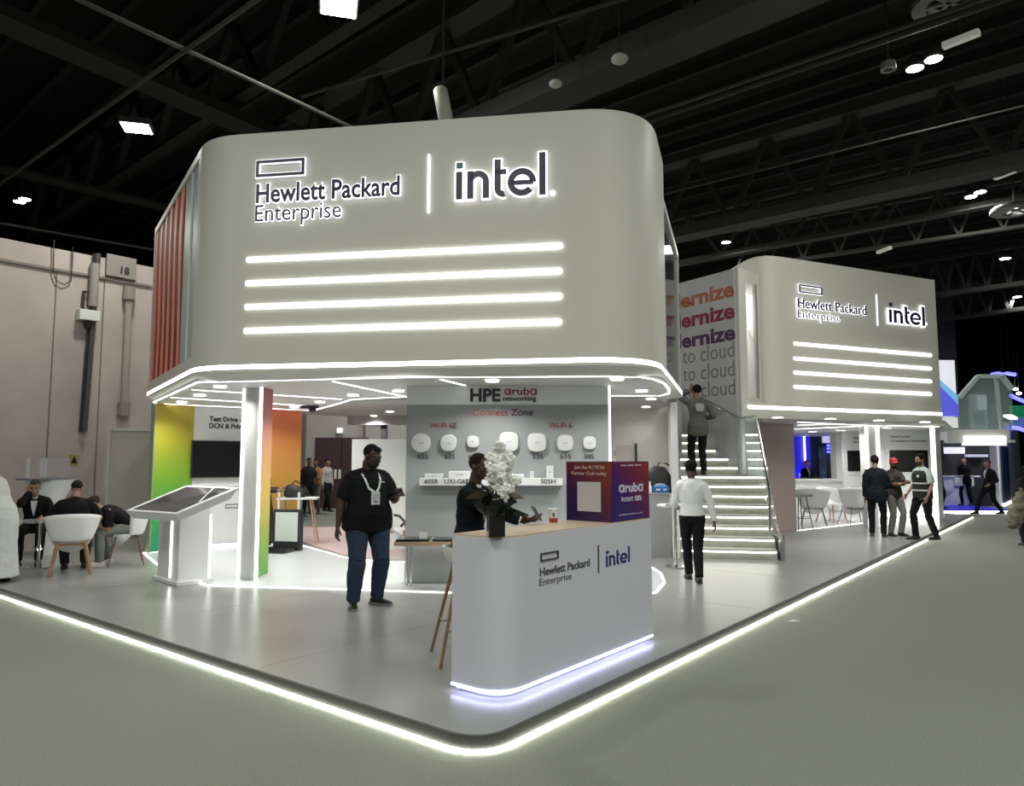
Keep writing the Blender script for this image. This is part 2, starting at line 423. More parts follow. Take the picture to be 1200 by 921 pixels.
u0, z0 = BF.px(395, 508); u1, z1 = BF.px(403, 501); mb = MB(); mb.fbox(BF, u0, u1, .02, .12, z0, z1); mb.build('housing', 'white', t, world=True)
mb = MB(); mb.fbox(BF, u0+.03, u1-.03, .12, .125, z0+.03, z1-.03); mb.build('lit_face', mat('exit_glow', (1, 1, 1), .5, emit=(.9, 1, .9), es=1.6), t, world=True)
for i, (x, y0, y1, wd) in enumerate(((357, 485, 560, .07), (428, 470, 514, .03), (353, 485, 560, .05))):
    u, z1 = BF.px(x, y0); _, z0 = BF.px(x, y1); mb = MB(); mb.fbox(BF, u-wd, u+wd, 0, .1, z0, z1); structure(mb.build('trim_%d' % (i+4), sj))
tb = thing('ceiling_bracket', 'dark projector-style bracket arm hanging over the back aisle', 'bracket', (-4.1, 17.5, 2.3))
P = dep(420, 495, 17.5); Q = dep(450, 497, 17.5); Rr = dep(450, 490, 17.5); S = dep(450, 515, 17.5)
mb = MB(); mb.bar(P, Q, .08, .14); mb.build('arm', 'metal', tb, world=True)
mb = MB(); mb.bar((Q.x, 17.5, 2.9), S, .14, .14); mb.build('post', 'blackmatt', tb, world=True)
# white partition box by the left wall
PB = Frame(at(122, 640), 78); PS = Frame(at(122, 640), 152)
t = thing('partition_cabin', 'beige white partition cabin standing by the left hall wall', 'partition', at(122, 640))
hz = dep(122, 503, at(122, 640).y).z
mb = MB(); mb.fbox(PB, .02, 1.75, -.06, 0, 0, hz); mb.build('panel', 'cabwhite', t, world=True)
mb = MB(); mb.fbox(PS, -.85, -.02, -.06, 0, 0, hz); mb.build('panel', 'cabwhite', t, world=True)
al = mat('frame_alu', (.55, .53, .50), .4)
for fr, a in ((PB, 0), (PB, 1.3), (PB, 1.72), (PS, -.85)):
    mb = MB(); mb.fbox(fr, a-.02, a+.03, -.02, .02, 0, hz+.02); mb.build('frame_post', al, t, world=True)
for fr, a, b in ((PB, 0, 1.75), (PS, -.85, 0)):
    mb = MB(); mb.fbox(fr, a, b, -.03, .02, hz-.03, hz+.02); mb.build('top_rail', al, t, world=True)
# -------- roof trusses
def truss(label, a, b, z, depth, wc, n, side=.5, m='truss', posts=True, dw=.09):
    a = Vector((a[0], a[1], z)); b = Vector((b[0], b[1], z)); t = thing('roof_truss', label, 'truss', a)
    d = b-a; sd = Vector((-d.y, d.x, 0)).normalized()*side
    mb = MB(); mb.bar(a, b, wc, wc*.5)
    mb.build('bottom_chord', m, t, world=True)
    mb = MB(); mb.bar(a+Vector((0, 0, depth)), b+Vector((0, 0, depth)), wc*.8, wc*.4); mb.build('top_chord', m, t, world=True)
    for k in range(n):
        p = a+d*(k/n); q = a+d*((k+.5)/n)+Vector((0, 0, depth)); r = a+d*((k+1)/n)
        mb = MB(); mb.bar(p, q, dw, dw); mb.build('diagonal', m, t, world=True)
        mb = MB(); mb.bar(q, r, dw, dw); mb.build('diagonal', m, t, world=True)
    return t
tg = mat('truss_grey', (.019, .0195, .017), .75)
def ext(p, q, s0, s1):
    d = q-p; return (p+d*s0, p+d*s1)
a, b = ext(at(520, 165, 7.5).to_2d(), at(880, 8, 7.5).to_2d(), -.9, 1.6)
truss('wide dark truss crossing the roof above the large fascia', a, b, 7.5, 2.2, .62, 7, m=tg, dw=.14)
a, b = ext(at(150, 200, 9.0).to_2d(), at(440, 10, 9.0).to_2d(), -.8, 1.6)
truss('dark lattice truss behind the square lamp at upper left', a, b, 9.0, 1.8, .26, 10, dw=.16, m=mat('truss_dim', (.013, .0135, .012), .75))
a, b = ext(at(800, 274, 7.5).to_2d(), at(1200, 188, 7.5).to_2d(), -.6, 2.0)
truss('long grey truss above the rear white fascia on the right', a, b, 7.5, 2.0, .55, 10, m=tg, dw=.12)
a, b = ext(at(790, 310, 7.9).to_2d(), at(1200, 232, 7.9).to_2d(), -.5, 2.2)
truss('second narrower truss behind the long grey truss on the right', a, b, 7.9, 1.5, .3, 12, m=mat('truss_mid', (.022, .022, .02), .7), dw=.10)
a, b = ext(at(930, 305, 7.5).to_2d(), at(1200, 265, 7.5).to_2d(), -.3, 1.8)
truss('thin pale beam truss low over the rear fascia roofline', a, b, 7.5, 1.2, .16, 12, m=mat('truss_pale', (.04, .04, .037), .7), dw=.06)
for k, (y0, y1, z, lb) in enumerate(((346, 332, 7.5, 'upper'), (375, 362, 7.5, 'lower'))):
    a, b = ext(at(1095, y0, z).to_2d(), at(1200, y1, z).to_2d(), -.8, 2.5)
    truss('far thin roof truss beyond the rear fascia, the %s of two' % lb, a, b, z, 1.3, .3, 14, m='truss', dw=.1)
# purlins: parallel dark ribs
pt = thing('roof_purlins', 'rows of dark ribs running under the black roof', 'roof', (0, 10, 10.6))
mb = MB()
for k in range(-14, 40):
    p = Vector((-30, k*1.6+30, 10.7)); q = Vector((30, k*1.6-22, 10.7))
    mb.bar(p, q, .12, .25)
pu = mb.build('rib', 'roofgrey', pt, world=True); pu['kind'] = 'stuff'
# service ducts / cable trays
def roofline(name, label, cat, p, q, z, r, m='truss', s0=-.5, s1=1.5, flat=False):
    a, b = ext(at(*p, z).to_2d(), at(*q, z).to_2d(), s0, s1); mb = MB()
    A = Vector((*a, z)); B = Vector((*b, z))
    if flat: mb.bar(A, B, r*3, r)
    else: mb.tube([A, B], r, 8)
    return tag(mb.build(name, m), label, cat)
pg = mat('pipe_grey', (.028, .029, .026), .7)
roofline('sprinkler_pipe', 'thin grey pipe crossing the upper left corner of the roof', 'pipe', (0, 215), (300, 0), 7.0, .03, pg, -.2, 1.3)
roofline('sprinkler_pipe', 'thin pipe running down right from the top left, crossing the other', 'pipe', (93, 0), (405, 146), 7.0, .03, pg, -.5, 1.4)
roofline('cable_tray', 'twin dark cable tray upper right under the roof, nearer line', 'cable tray', (800, 120), (1150, 0), 7.2, .035, pg, -.4, 1.4)
roofline('cable_tray', 'twin dark cable tray upper right under the roof, thicker second line', 'cable tray', (800, 128), (1150, 8), 7.25, .05, tg, -.4, 1.4)
roofline('sprinkler_pipe', 'hair-thin pipe above the long grey truss on the right', 'pipe', (800, 222), (1200, 124), 7.4, .018, pg, -.4, 1.4)
roofline('air_duct', 'dark rectangular air duct along the upper left roof', 'duct', (0, 20), (250, 130), 8.6, .2, 'roofgrey', -.5, 2.0, True)
roofline('air_duct', 'dark round duct low above the left hall wall', 'duct', (0, 197), (180, 240), 8.0, .12, 'roofgrey', -.5, 2.0)
roofline('sprinkler_pipe', 'thin pipe just over the left hall wall top', 'pipe', (0, 262), (175, 292), 6.6, .03, 'roofgrey', -.5, 1.6)
roofline('sprinkler_pipe', 'thin pipe rising between the trusses above the large fascia', 'pipe', (430, 90), (760, -10), 8.0, .03, pg, -.3, 1.6)
# -------- lamps
def high_bay(px, py, z, label, two=True, power=140, size=.3):
    P = at(px, py, z); t = thing('high_bay_lamp', label, 'lamp', P, group=None)
    d = at(px+8, py-4, z)-P; d.normalize()
    offs = [-.5, .5] if two else [0]
    for s in offs:
        c = Vector(d)*s*size*1.05
        mb = MB(); mb.lathe([(size*.42, 0), (size*.5, .02), (size*.5, .1), (size*.2, .22), (.02, .25)], c, 16); mb.build('housing', 'blackmatt', t, smooth=True)
        mb = MB(); mb.lathe([(.0, -.004), (size*.42, -.004), (size*.42, .01)], c, 16); mb.build('lens', 'lamp', t)
    mb = MB(); mb.tube([(0, 0, .2), (0, 0, 11-P.z)], .012, 6); mb.build('hanging_rod', 'truss', t)
    area('high_bay_light', P+Vector((0, 0, -.12)), .5, power, (1, 1, .9))
    return t
def square_bay(px, py, z, label, power=140):
    P = at(px, py, z); t = thing('square_bay_lamp', label, 'lamp', P, R(15))
    mb = MB(); mb.box((-.27, -.24, 0), (.27, .24, .12)); mb.build('housing', 'blackmatt', t)
    for k in range(3): mb = MB(); mb.box((-.24, -.21+k*.15, -.012), (.24, -.09+k*.15, 0)); mb.build('tube', 'lamp', t)
    for s in (-.12, .12): mb = MB(); mb.tube([(s, 0, .1), (s, 0, 11-P.z)], .01, 6); mb.build('hanging_rod', 'truss', t)
    area('high_bay_light', P+Vector((0, 0, -.12)), .5, power, (1, 1, .88)); return t
square_bay(397, 8, 8.0, 'square bright lamp at the top edge of the photo')
square_bay(160, 150, 8.0, 'square bright lamp hanging left of the large fascia')
high_bay(26, 235, 8.0, 'twin lamp glowing at the left edge above the wall')
high_bay(1083, 75, 8.0, 'bright twin lamp at the upper right of the roof')
high_bay(1143, 228, 8.0, 'twin lamp under the long grey truss at right')
high_bay(851, 284, 8.0, 'round lamp over the modernize wall', False)
high_bay(1178, 303, 8.0, 'round lamp right of the rear fascia top, upper one', False, size=.36)
high_bay(1192, 348, 8.0, 'round lamp at right edge, lowest one', False, size=.36)
def tube_lamp(px, py, label, L=.45, dx=18, dy=-7):
    P = at(px, py, 7.4); Q = at(px+dx, py+dy, 7.4); d = (Q-P).normalized()*L/2; t = thing('unlit_batten', label, 'lamp', P)
    mb = MB(); mb.bar(-d, d, .1, .08); mb.build('batten', mat('batten_pale', (.55, .55, .5), .5, emit=(1, 1, .9), es=.12), t)
    mb = MB(); mb.tube([(0, 0, 0), (0, 0, 3.4)], .008, 5); mb.build('hanging_rod', 'truss', t)
tube_lamp(1126, 46, 'pale tube batten hanging beside the bright twin lamp')
tube_lamp(1178, 204, 'pale tube batten above the right twin lamp')
tube_lamp(1036, 293, 'pale tube batten just above the rear fascia roof', .5)
def dome(px, py, z, label, r=.12):
    P = at(px, py, z); t = thing('ceiling_dome', label, 'ceiling dome', P)
    mb = MB(); mb.ell((0, 0, 0), r, r, r*.55); mb.build('shade', mat('dome_pale', (.42, .42, .38), .5), t, smooth=True)
    mb = MB(); mb.tube([(0, 0, 0), (0, 0, 10.8-z)], .01, 5); mb.build('hanging_rod', 'truss', t)
dome(726, 69, 7.2, 'white dome fitting above the right end of the large fascia')
dome(651, 98, 7.2, 'smaller tilted pale dome under the wide truss', .1)
mb = MB(); P = dep(519, 122, 9.6); mb.sweep([((P.x-.04, P.y, P.z+.2), .10, .07), ((P.x+.04, P.y, P.z-.2), .10, .07)]); jb = thing('junction_box', 'pale tall box fixed under the truss over the large fascia', 'box', P); mb.build('housing', mat('dome_pale2', (.30, .30, .27), .5), jb, world=True, smooth=True)
mb = MB(); mb.bar((P.x, P.y, P.z+.1), (P.x, P.y, 10.95), .03); mb.build('hanging_rod', 'truss', jb, world=True)
def diffuser(px, py, z, r, label):
    P = at(px, py, z); t = thing('air_diffuser', label, 'air diffuser', P)
    mb = MB(); mb.lathe([(r*.62, .0), (r, .0), (r, .06), (r*.9, .12), (r*.6, .1), (r*.62, 0)], (0, 0, 0), 28); mb.build('ring', mat('diffuser_grey', (.16, .16, .15), .5), t, smooth=True)
    for k in range(3):
        a = k*pi/3+.4; mb = MB(); mb.bar((-r*.62*cos(a), -r*.62*sin(a), .04), (r*.62*cos(a), r*.62*sin(a), .04), .05, .03); mb.build('vane', MATS['diffuser_grey'], t)
    mb = MB(); mb.tube([(0, 0, .05), (0, 0, 11-z)], .02, 6); mb.build('hanging_rod', 'truss', t)
diffuser(1112, 6, 7.4, .42, 'round grey air diffuser at the top right edge')
diffuser(1189, 248, 7.4, .5, 'round grey air diffuser at the right edge under the twin lamp')
diffuser(1041, 82, 7.6, .11, 'tiny dark round ceiling speaker left of the bright twin lamp')
# ================================================================== BOOTH PLATFORM
aR, aL = R(38.5), R(-51.5)
RU = Vector((sin(aR), cos(aR))); LU = Vector((sin(aL), cos(aL)))
K0 = at(0, 689.5).to_2d(); K1 = at(1075, 632.5).to_2d()
# corner = intersection of the two straight edges
den = LU.x*RU.y-LU.y*RU.x
s_ = ((K1-K0).x*RU.y-(K1-K0).y*RU.x)/den
KC = K0+LU*s_
far = KC+RU*((at(1146, 603, 0)-Vector((*KC, 0))).length)
leftfar = KC+LU*12.0
outer = fillet([leftfar, KC, far], [.30], 10)
plat = thing('booth_platform', 'raised grey platform floor with dark edge and light strip along the aisle', 'platform', (KC.x, KC.y, -.1))
poly = outer+[far+LU*11.7, leftfar+RU*20]
mb = MB(); mb.prism([(p.x, p.y) for p in poly], -.1, -.004); mb.build('deck', 'deckfloor', plat, world=True)
inn = offset_path(outer, -.0)
mb = MB(); ribbon(mb, outer, -.006, .02, -.080, 0.0); mb.build('edge_band', 'edge', plat, world=True)
mb = MB(); ribbon(mb, outer, -.016, -.002, -.098, -.083); mb.build('led_strip', 'ledfloor', plat, world=True)
mb = MB(); mb.prism([(p.x, p.y) for p in offset_path(outer, .02)]+[(p.x, p.y) for p in poly[len(outer):]], -.004, 0.0); mb.build('floor_panel', 'deckfloor', plat, world=True)
# floor joints
mb = MB()
for k in range(1, 12):
    p = KC+RU*(k*2.4)+LU*.05; q = KC+RU*(k*2.4)+LU*12.5; mb.bar((p.x, p.y, .0005), (q.x, q.y, .0005), .004, .001)
for k in range(1, 5):
    p = KC+LU*(k*2.4)+RU*.05; q = KC+LU*(k*2.4)+RU*27; mb.bar((p.x, p.y, .0005), (q.x, q.y, .0005), .004, .001)
mb.build('floor_joint', mat('joint', (.26, .27, .25), .5), plat, world=True)
# white inlay under the large tower + its light line
inl = [at(*p).to_2d() for p in ((240, 686), (300, 688), (470, 693), (520, 694.5))]+[Vector((.2, 9.1)), Vector((1.35, 8.95)), Vector((1.8, 9.3)), Vector((2.05, 10.0)), at(775, 673).to_2d(), Vector((2.15, 11.3)), Vector((1.5, 12.0)), Vector((-1.2, 11.9)), at(455, 659).to_2d(), at(410, 655).to_2d(), at(378, 646).to_2d(), at(345, 637).to_2d(), at(222, 641).to_2d(), at(176, 648).to_2d(), at(168, 648).to_2d(), at(184, 661.5).to_2d()]
mb = MB(); mb.prism([(p.x, p.y) for p in inl], .0, .004); mb.build('white_inlay', 'inlay', plat, world=True)
line_strip('inlay_led', [(p.x, p.y) for p in inl]+[(inl[0].x, inl[0].y)], .028, .006, 'ledsoft', plat)
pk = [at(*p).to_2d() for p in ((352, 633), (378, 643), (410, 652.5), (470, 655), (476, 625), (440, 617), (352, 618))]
mb = MB(); mb.prism([(p.x, p.y) for p in pk], .0, .003); mb.build('pink_inlay', 'pinkspill', plat, world=True)  # patch tinted to stand for pink light falling on the floor
inl2 = [at(*p).to_2d() for p in ((934, 622), (1012, 613), (1060, 608), (1098, 614.5), (1106, 604))]+[Vector((11.5, 23.5)), Vector((8.3, 23.5)), Vector((6.6, 19.5))]
mb = MB(); mb.prism([(p.x, p.y) for p in inl2], .0, .004); mb.build('white_inlay', 'inlay', plat, world=True)
line_strip('inlay_led', [(p.x, p.y) for p in inl2[:5]], .035, .006, 'ledsoft', plat)
mb = MB(); q = at(930, 729, -.1); mb.poly([q+Vector((-.07, 0, .006)), q+Vector((0, -.012, .012)), q+Vector((.08, .01, .006)), q+Vector((.01, .03, .02))], ((0, 1, 3), (1, 2, 3))); tag(mb.build('paper_scrap', 'white'), 'tiny white scrap of paper lying on the grey carpet in the aisle', 'paper')

# ================================================================== LARGE TOWER
F1 = Frame(at(475, 427, 2.79), 99)
def f1(u): p = F1.pt(u, 0, 0); return Vector((p.x, p.y))
V0 = Vector((-6.45, 12.88)); V1 = Vector((-3.93, 9.09)); V2 = Vector((1.607, 8.22)); V3 = Vector((2.97, 12.75))
SD = (V3-V2).normalized()
VG = Vector((2.11, 9.9))
T1 = thing('exhibition_tower', 'large white two-storey stand tower with light bars facing the viewer', 'stand', (V1.x, V1.y, 2.5))
full = fillet([V0, V1, V2, V3], [.45, .85], 10)
front = fillet([V1+(V0-V1).normalized()*.42, V1, V2, VG], [.40, .85], 10)
TOP = 5.8
mb = MB(); ribbon(mb, front, 0, .14, 2.84, TOP); mb.build('fascia_panel', 'panel', T1, world=True, smooth=True, merge=True)
# base band below the light line, tapering in
def taper(mb, P, o0, z0, o1, z1):
    A = offset_path(P, o0); B = offset_path(P, o1); o = len(mb.v); n = len(P)
    for a, b in zip(A, B): mb.v += [Vector((a.x, a.y, z0)), Vector((b.x, b.y, z1))]
    for i in range(n-1): mb.f.append((o+2*i, o+2*i+1, o+2*i+3, o+2*i+2))
    return mb
mb = MB(); taper(mb, full, .22, 2.655, -.02, 2.735); taper(mb, full, -.02, 2.735, -.02, 2.77); taper(mb, full, -.02, 2.77, .1, 2.775); taper(mb, full, .22, 2.655, .3, 2.655); mb.build('base_band', 'panel', T1, world=True)
mb = MB(); ribbon(mb, full, -.015, .05, 2.778, 2.818); mb.build('light_strip', 'led', T1, world=True)
mb = MB(); ribbon(mb, full, -.02, .14, 2.825, 2.86); mb.build('strip_shelf', 'panel', T1, world=True)
# four light bars
for (xa, ya, xb, yb) in ((290, 304.9, 658.5, 287.8), (289, 332.5, 657.8, 317.2), (288, 360.2, 657.8, 346.9), (287, 388, 657.1, 377)):
    u0, z0 = F1.px(xa, ya); u1, z1 = F1.px(xb, yb); z = (z0+z1)/2
    mb = MB(); mb.fbox(F1, u0, u1, .0, .018, z-.026, z+.026); mb.build('light_bar', 'led', T1, world=True)
# logos
u0, z1 = F1.px(303, 190.5); u1, _ = F1.px(359, 188); _, z0 = F1.px(303, 209.5)
emblem(F1, u0, u1, z0, z1, .035, 'navy', T1, n=.03, depth=.03, halo=True)
px_text('Hewlett Packard', F1, 302, 239, 469.5, 218, 'navy', T1, n=.03, bold=.018, halo=.03)
px_text('Enterprise', F1, 301, 261, 401, 242, 'navy', T1, n=.03, bold=-.004, halo=.028)
u0, z1 = F1.px(501.9, 182); u1, z0 = F1.px(503.6, 249.5)
mb = MB(); mb.fbox(F1, u0, u1, .0, .03, z0, z1); mb.build('divider_light', 'halo', T1, world=True)
def intel(fr, x0, yb, x1, yt, parent, xdot, bold=.028, halo=.03, m='navy', n=.03, dx=None, sq=None):
    return intel_letters(fr, x0, yb, x1, yt, m, parent, n=n)
intel(F1, 535.5, 235.5, 640, 187, T1, 645)
u0, z0 = F1.px(536, 199.5); u1, z1 = F1.px(543.5, 192)
mb = MB(); mb.fbox(F1, u0, u1, .03, .05, z0, z1); q = mb.build('letter_dot', 'teal', T1, world=True)
mb = MB(); mb.fbox(F1, u0-.014, u1+.014, .03, .04, z0-.014, z1+.014); link('backlight', mb.mesh('b', T1.location), 'halo', q)
u0, z0 = F1.px(645, 227)
mb = MB(); mb.tube([F1.pt(u0+.03, .0, z0), F1.pt(u0+.03, .03, z0)], .032, 12); mb.build('letter_point', 'halo', T1, world=True)
# left flank: caps, glass strip, red slats
FLdir = math.degrees(math.atan2((V1-V0).x, (V1-V0).y)); FL = Frame((V0.x, V0.y), FLdir)
LL = (V1-V0).length
sg0 = FL.px(212, 300)[0]; sg1 = FL.px(229, 300)[0]
mb = MB(); mb.fbox(FL, 0, LL-.40, -.14, 0, 5.70, TOP); mb.fbox(FL, 0, LL-.40, -.14, 0, 2.84, 3.0); mb.fbox(FL, 0, .1, -.14, 0, 3.0, 5.7); mb.fbox(FL, sg1, LL-.40, -.14, 0, 3.0, 5.7)
mb.build('side_frame', 'panel', T1, world=True)
mb = MB(); mb.fbox(FL, sg0, sg1, -.06, -.035, 3.0, 5.7); mb.build('glass_strip', 'stripglass', T1, world=True)
mb = MB(); mb.fbox(FL, (sg0+sg1)/2-.02, (sg0+sg1)/2+.02, -.035, -.015, 3.0, 5.7); mb.build('strip_mullion', 'white', T1, world=True)
mb = MB(); mb.fbox(FL, .1, sg0, -.06, -.03, 3.0, 5.7); mb.build('backing_panel', 'darkred', T1, world=True)
ns = 6
for k in range(ns):
    u = .22+(sg0-.40)*k/(ns-1); mb = MB(); prev = None; o = 0; vs = []
    for j in range(13):
        z = 3.0+2.7*j/12; du = .05*sin(z*2.0+k*.35); nn = -.016+.004*sin(z*1.7+k)
        p = [FL.pt(u+du-.095, -.03, z), FL.pt(u+du+.095, -.03, z), FL.pt(u+du+.085, nn, z), FL.pt(u+du-.085, nn, z)]
        vs += p
    mb.poly(vs, [(4*j+a, 4*j+(a+1) % 4, 4*j+4+(a+1) % 4, 4*j+4+a) for j in range(12) for a in range(4)])
    mb.build('slat', 'redslat', T1, world=True)
# right flank: glazed part
FRr = Frame((VG.x, VG.y), math.degrees(math.atan2(SD.x, SD.y))); LR = (V3-VG).length
mb = MB(); mb.fbox(FRr, 0, LR, -.08, -.04, 2.86, 5.2); mb.build('side_glass', 'sideglass', T1, world=True)
mb = MB(); mb.box((0, -.12, 5.2), (LR, 0, 5.3), lambda q: FRr.pt(q.x, q.y, q.z)); mb.fbox(FRr, LR-.06, LR, -.12, 0, 2.84, 5.2); mb.fbox(FRr, 0, .05, -.12, 0.0, 2.84, TOP); mb.build('side_rail', 'white', T1, world=True)
# deck, soffit
fullin = offset_path(full, .14); dk = [(p.x, p.y) for p in fullin]
Wd = (1.95, 17.6)
back = [(3.0, 15.0), (2.9, 17.4), (-4.0, 17.4), (-6.45, 14.6)]
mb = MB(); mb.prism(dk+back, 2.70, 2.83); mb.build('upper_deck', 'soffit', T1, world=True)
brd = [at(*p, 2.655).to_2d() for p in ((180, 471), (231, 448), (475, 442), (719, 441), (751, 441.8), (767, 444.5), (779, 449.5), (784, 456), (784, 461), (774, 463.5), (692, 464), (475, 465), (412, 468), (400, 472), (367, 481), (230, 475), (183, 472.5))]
mb = MB(); mb.prism([(p.x, p.y) for p in brd], 2.657, 2.70); mb.build('lit_ceiling', 'soffitwhite', T1, world=True)  # whiter than the grey soffit around it: LED brightness put into the colour
line_strip('ceiling_led', [(p.x, p.y) for p in brd]+[(brd[0].x, brd[0].y)], .032, 2.652, 'ledsoft', T1)
for a, b in (((390, 447.3), (475, 465)), ((516, 445), (545, 452)), ((225, 457), (400, 468)), ((200, 466), (358, 475.5))):
    p = at(*a, 2.65); q = at(*b, 2.65); line_strip('ceiling_led', [p, q], .03, 2.652, 'ledsoft', T1)
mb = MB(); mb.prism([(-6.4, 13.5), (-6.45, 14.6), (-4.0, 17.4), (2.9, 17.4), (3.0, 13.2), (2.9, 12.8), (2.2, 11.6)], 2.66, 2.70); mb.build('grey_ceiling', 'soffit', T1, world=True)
def downlight(px, py, z, parent, r=.085, power=16):
    P = at(px, py, z)
    mb = MB(); mb.cyl((P.x, P.y), r, z-.012, z+.002, 14); o = mb.build('downlight', mat('downlight', (1, 1, 1), .5, emit=(1, .99, .93), es=9), parent, world=True)
    mb = MB(); off = P; mb.lathe([(r, -.014), (r+.02, -.014), (r+.02, .0), (r, .0)], P, 14); link('trim_ring', mb.mesh('t', parent.location), 'white', o)
    if power: area('downlight_lamp', (P.x, P.y, z-.03), .14, power, (1, .98, .93), spread=R(140))
for p in ((258, 453), (234, 463), (213, 471), (467, 458), (414, 463), (375, 471), (345, 477), (577, 446), (723, 444), (752, 458)):
    downlight(*p, 2.65, T1)
for p in ((438, 487), (457, 482), (763, 467), (757, 476.5)): downlight(*p, 2.655, T1, power=(3 if p[0] > 700 else 16))
for p in ((-.4, 7+4.6), (0.6, 11.2), (-2.6, 10.2), (1.7, 13.2)):
    area('downlight_lamp', (*p, 2.6), .14, 18, (1, .98, .93), spread=R(140))
mb = MB(); mb.box((-3.9, 17.3, 2.45), (2.9, 17.4, 2.83)); mb.build('rear_beam', 'soffit', T1, world=True)
t = thing('ceiling_spot', 'small dark track spot with fins under the soffit beside the orange panel', 'lamp', at(363, 478, 2.6))
P = at(363, 478, 2.6); mb = MB(); mb.box((-.16, -.04, .0), (.16, .04, .045)); mb.build('bracket', 'blackmatt', t); mb = MB(); mb.ell((0.05, 0, -.03), .07, .07, .05); mb.build('head', 'black', t, smooth=True)

# column with light edges
ca, cb, cc = at(278, 677.5), at(301, 681), at(313, 676)
col = thing('light_edged_column', 'white column with bright light strips at both edges left of the big man', 'column', cb)
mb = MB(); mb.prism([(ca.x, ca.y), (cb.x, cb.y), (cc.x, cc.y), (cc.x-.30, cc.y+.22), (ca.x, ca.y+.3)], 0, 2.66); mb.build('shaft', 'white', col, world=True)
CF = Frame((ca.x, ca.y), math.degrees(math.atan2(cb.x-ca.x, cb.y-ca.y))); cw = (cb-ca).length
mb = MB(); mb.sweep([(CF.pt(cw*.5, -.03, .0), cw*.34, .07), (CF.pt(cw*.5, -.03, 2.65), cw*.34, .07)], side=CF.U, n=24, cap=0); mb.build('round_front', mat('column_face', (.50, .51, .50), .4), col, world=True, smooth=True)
for u in (.0, cw-.045):
    mb = MB(); mb.fbox(CF, u, u+.045, -.01, .012, 0.004, 2.655); mb.build('light_strip', 'ledcol', col, world=True)
CS = Frame((cb.x, cb.y), math.degrees(math.atan2(cc.x-cb.x, cc.y-cb.y)))
mb = MB(); mb.fbox(CS, .03, (cc-cb).length, 0, .01, .05, 2.65)
rainbow = [(0, (.10, .36, .08)), (.2, (.25, .38, .06)), (.45, (.62, .42, .10)), (.75, (.62, .28, .20)), (1, (.45, .12, .16))]
mb.build('gradient_side', grad_mat('column_gradient', rainbow, 'Z', 0, 2.65), col, world=True)

# green wall, TV wall, orange wall at the left
g0, g1 = at(176, 648), at(222, 641.5)
GF = Frame(g0, math.degrees(math.atan2(g1.x-g0.x, g1.y-g0.y))); gl = (g1-g0).length
pan = thing('gradient_wall', 'tall panel printed in a green to yellow gradient at the left of the booth', 'wall panel', g0)
mb = MB(); mb.fbox(GF, 0, gl, -.08, 0, 0.004, 2.655); mb.build('panel', grad_mat('green_yellow', [(0, (.015, .30, .17)), (.22, (.05, .36, .07)), (.5, (.19, .40, .03)), (.75, (.42, .40, .03)), (1, (.50, .36, .04))], 'Z', 0, 2.65), pan, world=True)
mb = MB(); mb.fbox(GF, -.03, 0.0, -.09, .0, .004, 2.655); mb.build('edge_trim', mat('panel_edge', (.25, .3, .2), .5), pan, world=True)
TVF = Frame(g1, 52)
def tv_wall(fr, u0, u1, zt, label, tvx, lines, parts=True, ztv=None):
    t = thing('screen_wall', label, 'wall panel', fr.pt(u0, 0, 0))
    mb = MB(); mb.fbox(fr, u0, u1, -.12, 0, .004, zt); mb.build('panel', 'white', t, world=True)
    return t
uo0 = TVF.px(300, 500)[0]; uo1, _ = TVF.px(352, 560)
tw = tv_wall(TVF, 0, uo0, 2.655, 'white wall with black screen and Test Drive heading behind the kiosk', None, None)
px_text('Test Drive -', TVF, 245, 493.5, 283, 488, 'textdark', tw, n=.004, bold=.035, depth=.004)
px_text('DCN & Private', TVF, 245, 501.5, 291, 496, 'textdark', tw, n=.004, bold=.035, depth=.004)
ta, za = TVF.px(224, 516); tb_, zb_ = TVF.px(282, 559)
tv = thing('television', 'black wall screen under the Test Drive heading', 'television', TVF.pt(ta, .03, zb_))
mb = MB(); mb.fbox(TVF, ta, tb_+.15, .01, .07, zb_, za); mb.build('bezel', 'blackmatt', tv, world=True)
mb = MB(); mb.fbox(TVF, ta+.02, tb_+.13, .07, .074, zb_+.02, za-.02); mb.build('screen', 'screen', tv, world=True)
cs = thing('screen_cabinet', 'white cabinet with recessed handle below the Test Drive screen', 'cabinet', TVF.pt(ta, .2, 0))
mb = MB(); mb.fbox(TVF, ta-.03, uo0, .0, .30, .08, 1.13); mb.build('body', 'white', cs, world=True)
mb = MB(); mb.fbox(TVF, ta-.03, uo0, .0, .34, 1.13, 1.17); mb.build('top', 'whitegloss', cs, world=True)
ha, hz0 = TVF.px(264, 596, .3); hb, hz1 = TVF.px(280, 590, .3)
mb = MB(); mb.fbox(TVF, ha, hb, .30, .305, hz0, hz1); mb.build('handle_slot', mat('slot_grey', (.22, .23, .2), .5), cs, world=True)
mb = MB(); mb.fbox(TVF, ha+.02, hb-.02, .305, .308, hz0+.025, hz1-.025); mb.build('slot_inset', 'white', cs, world=True)
mb = MB(); mb.fbox(TVF, ta, uo0, .18, .28, .03, .05); mb.build('kick_light', mat('kick_led', (1, 1, 1), .5, emit=(.7, .7, 1), es=1.6), cs, world=True)
om = grad_mat('orange_gradient', [(0, (.50, .36, .05)), (.35, (.58, .34, .06)), (.7, (.62, .25, .06)), (1, (.62, .14, .06))], 'Z', 0, 2.6)
ow = thing('gradient_wall', 'tall orange to yellow gradient panel right of the white column', 'wall panel', TVF.pt(uo0, 0, 0))
mb = MB(); mb.fbox(TVF, uo0, uo1, -.12, 0, .004, 2.655); mb.build('panel', om, ow, world=True)
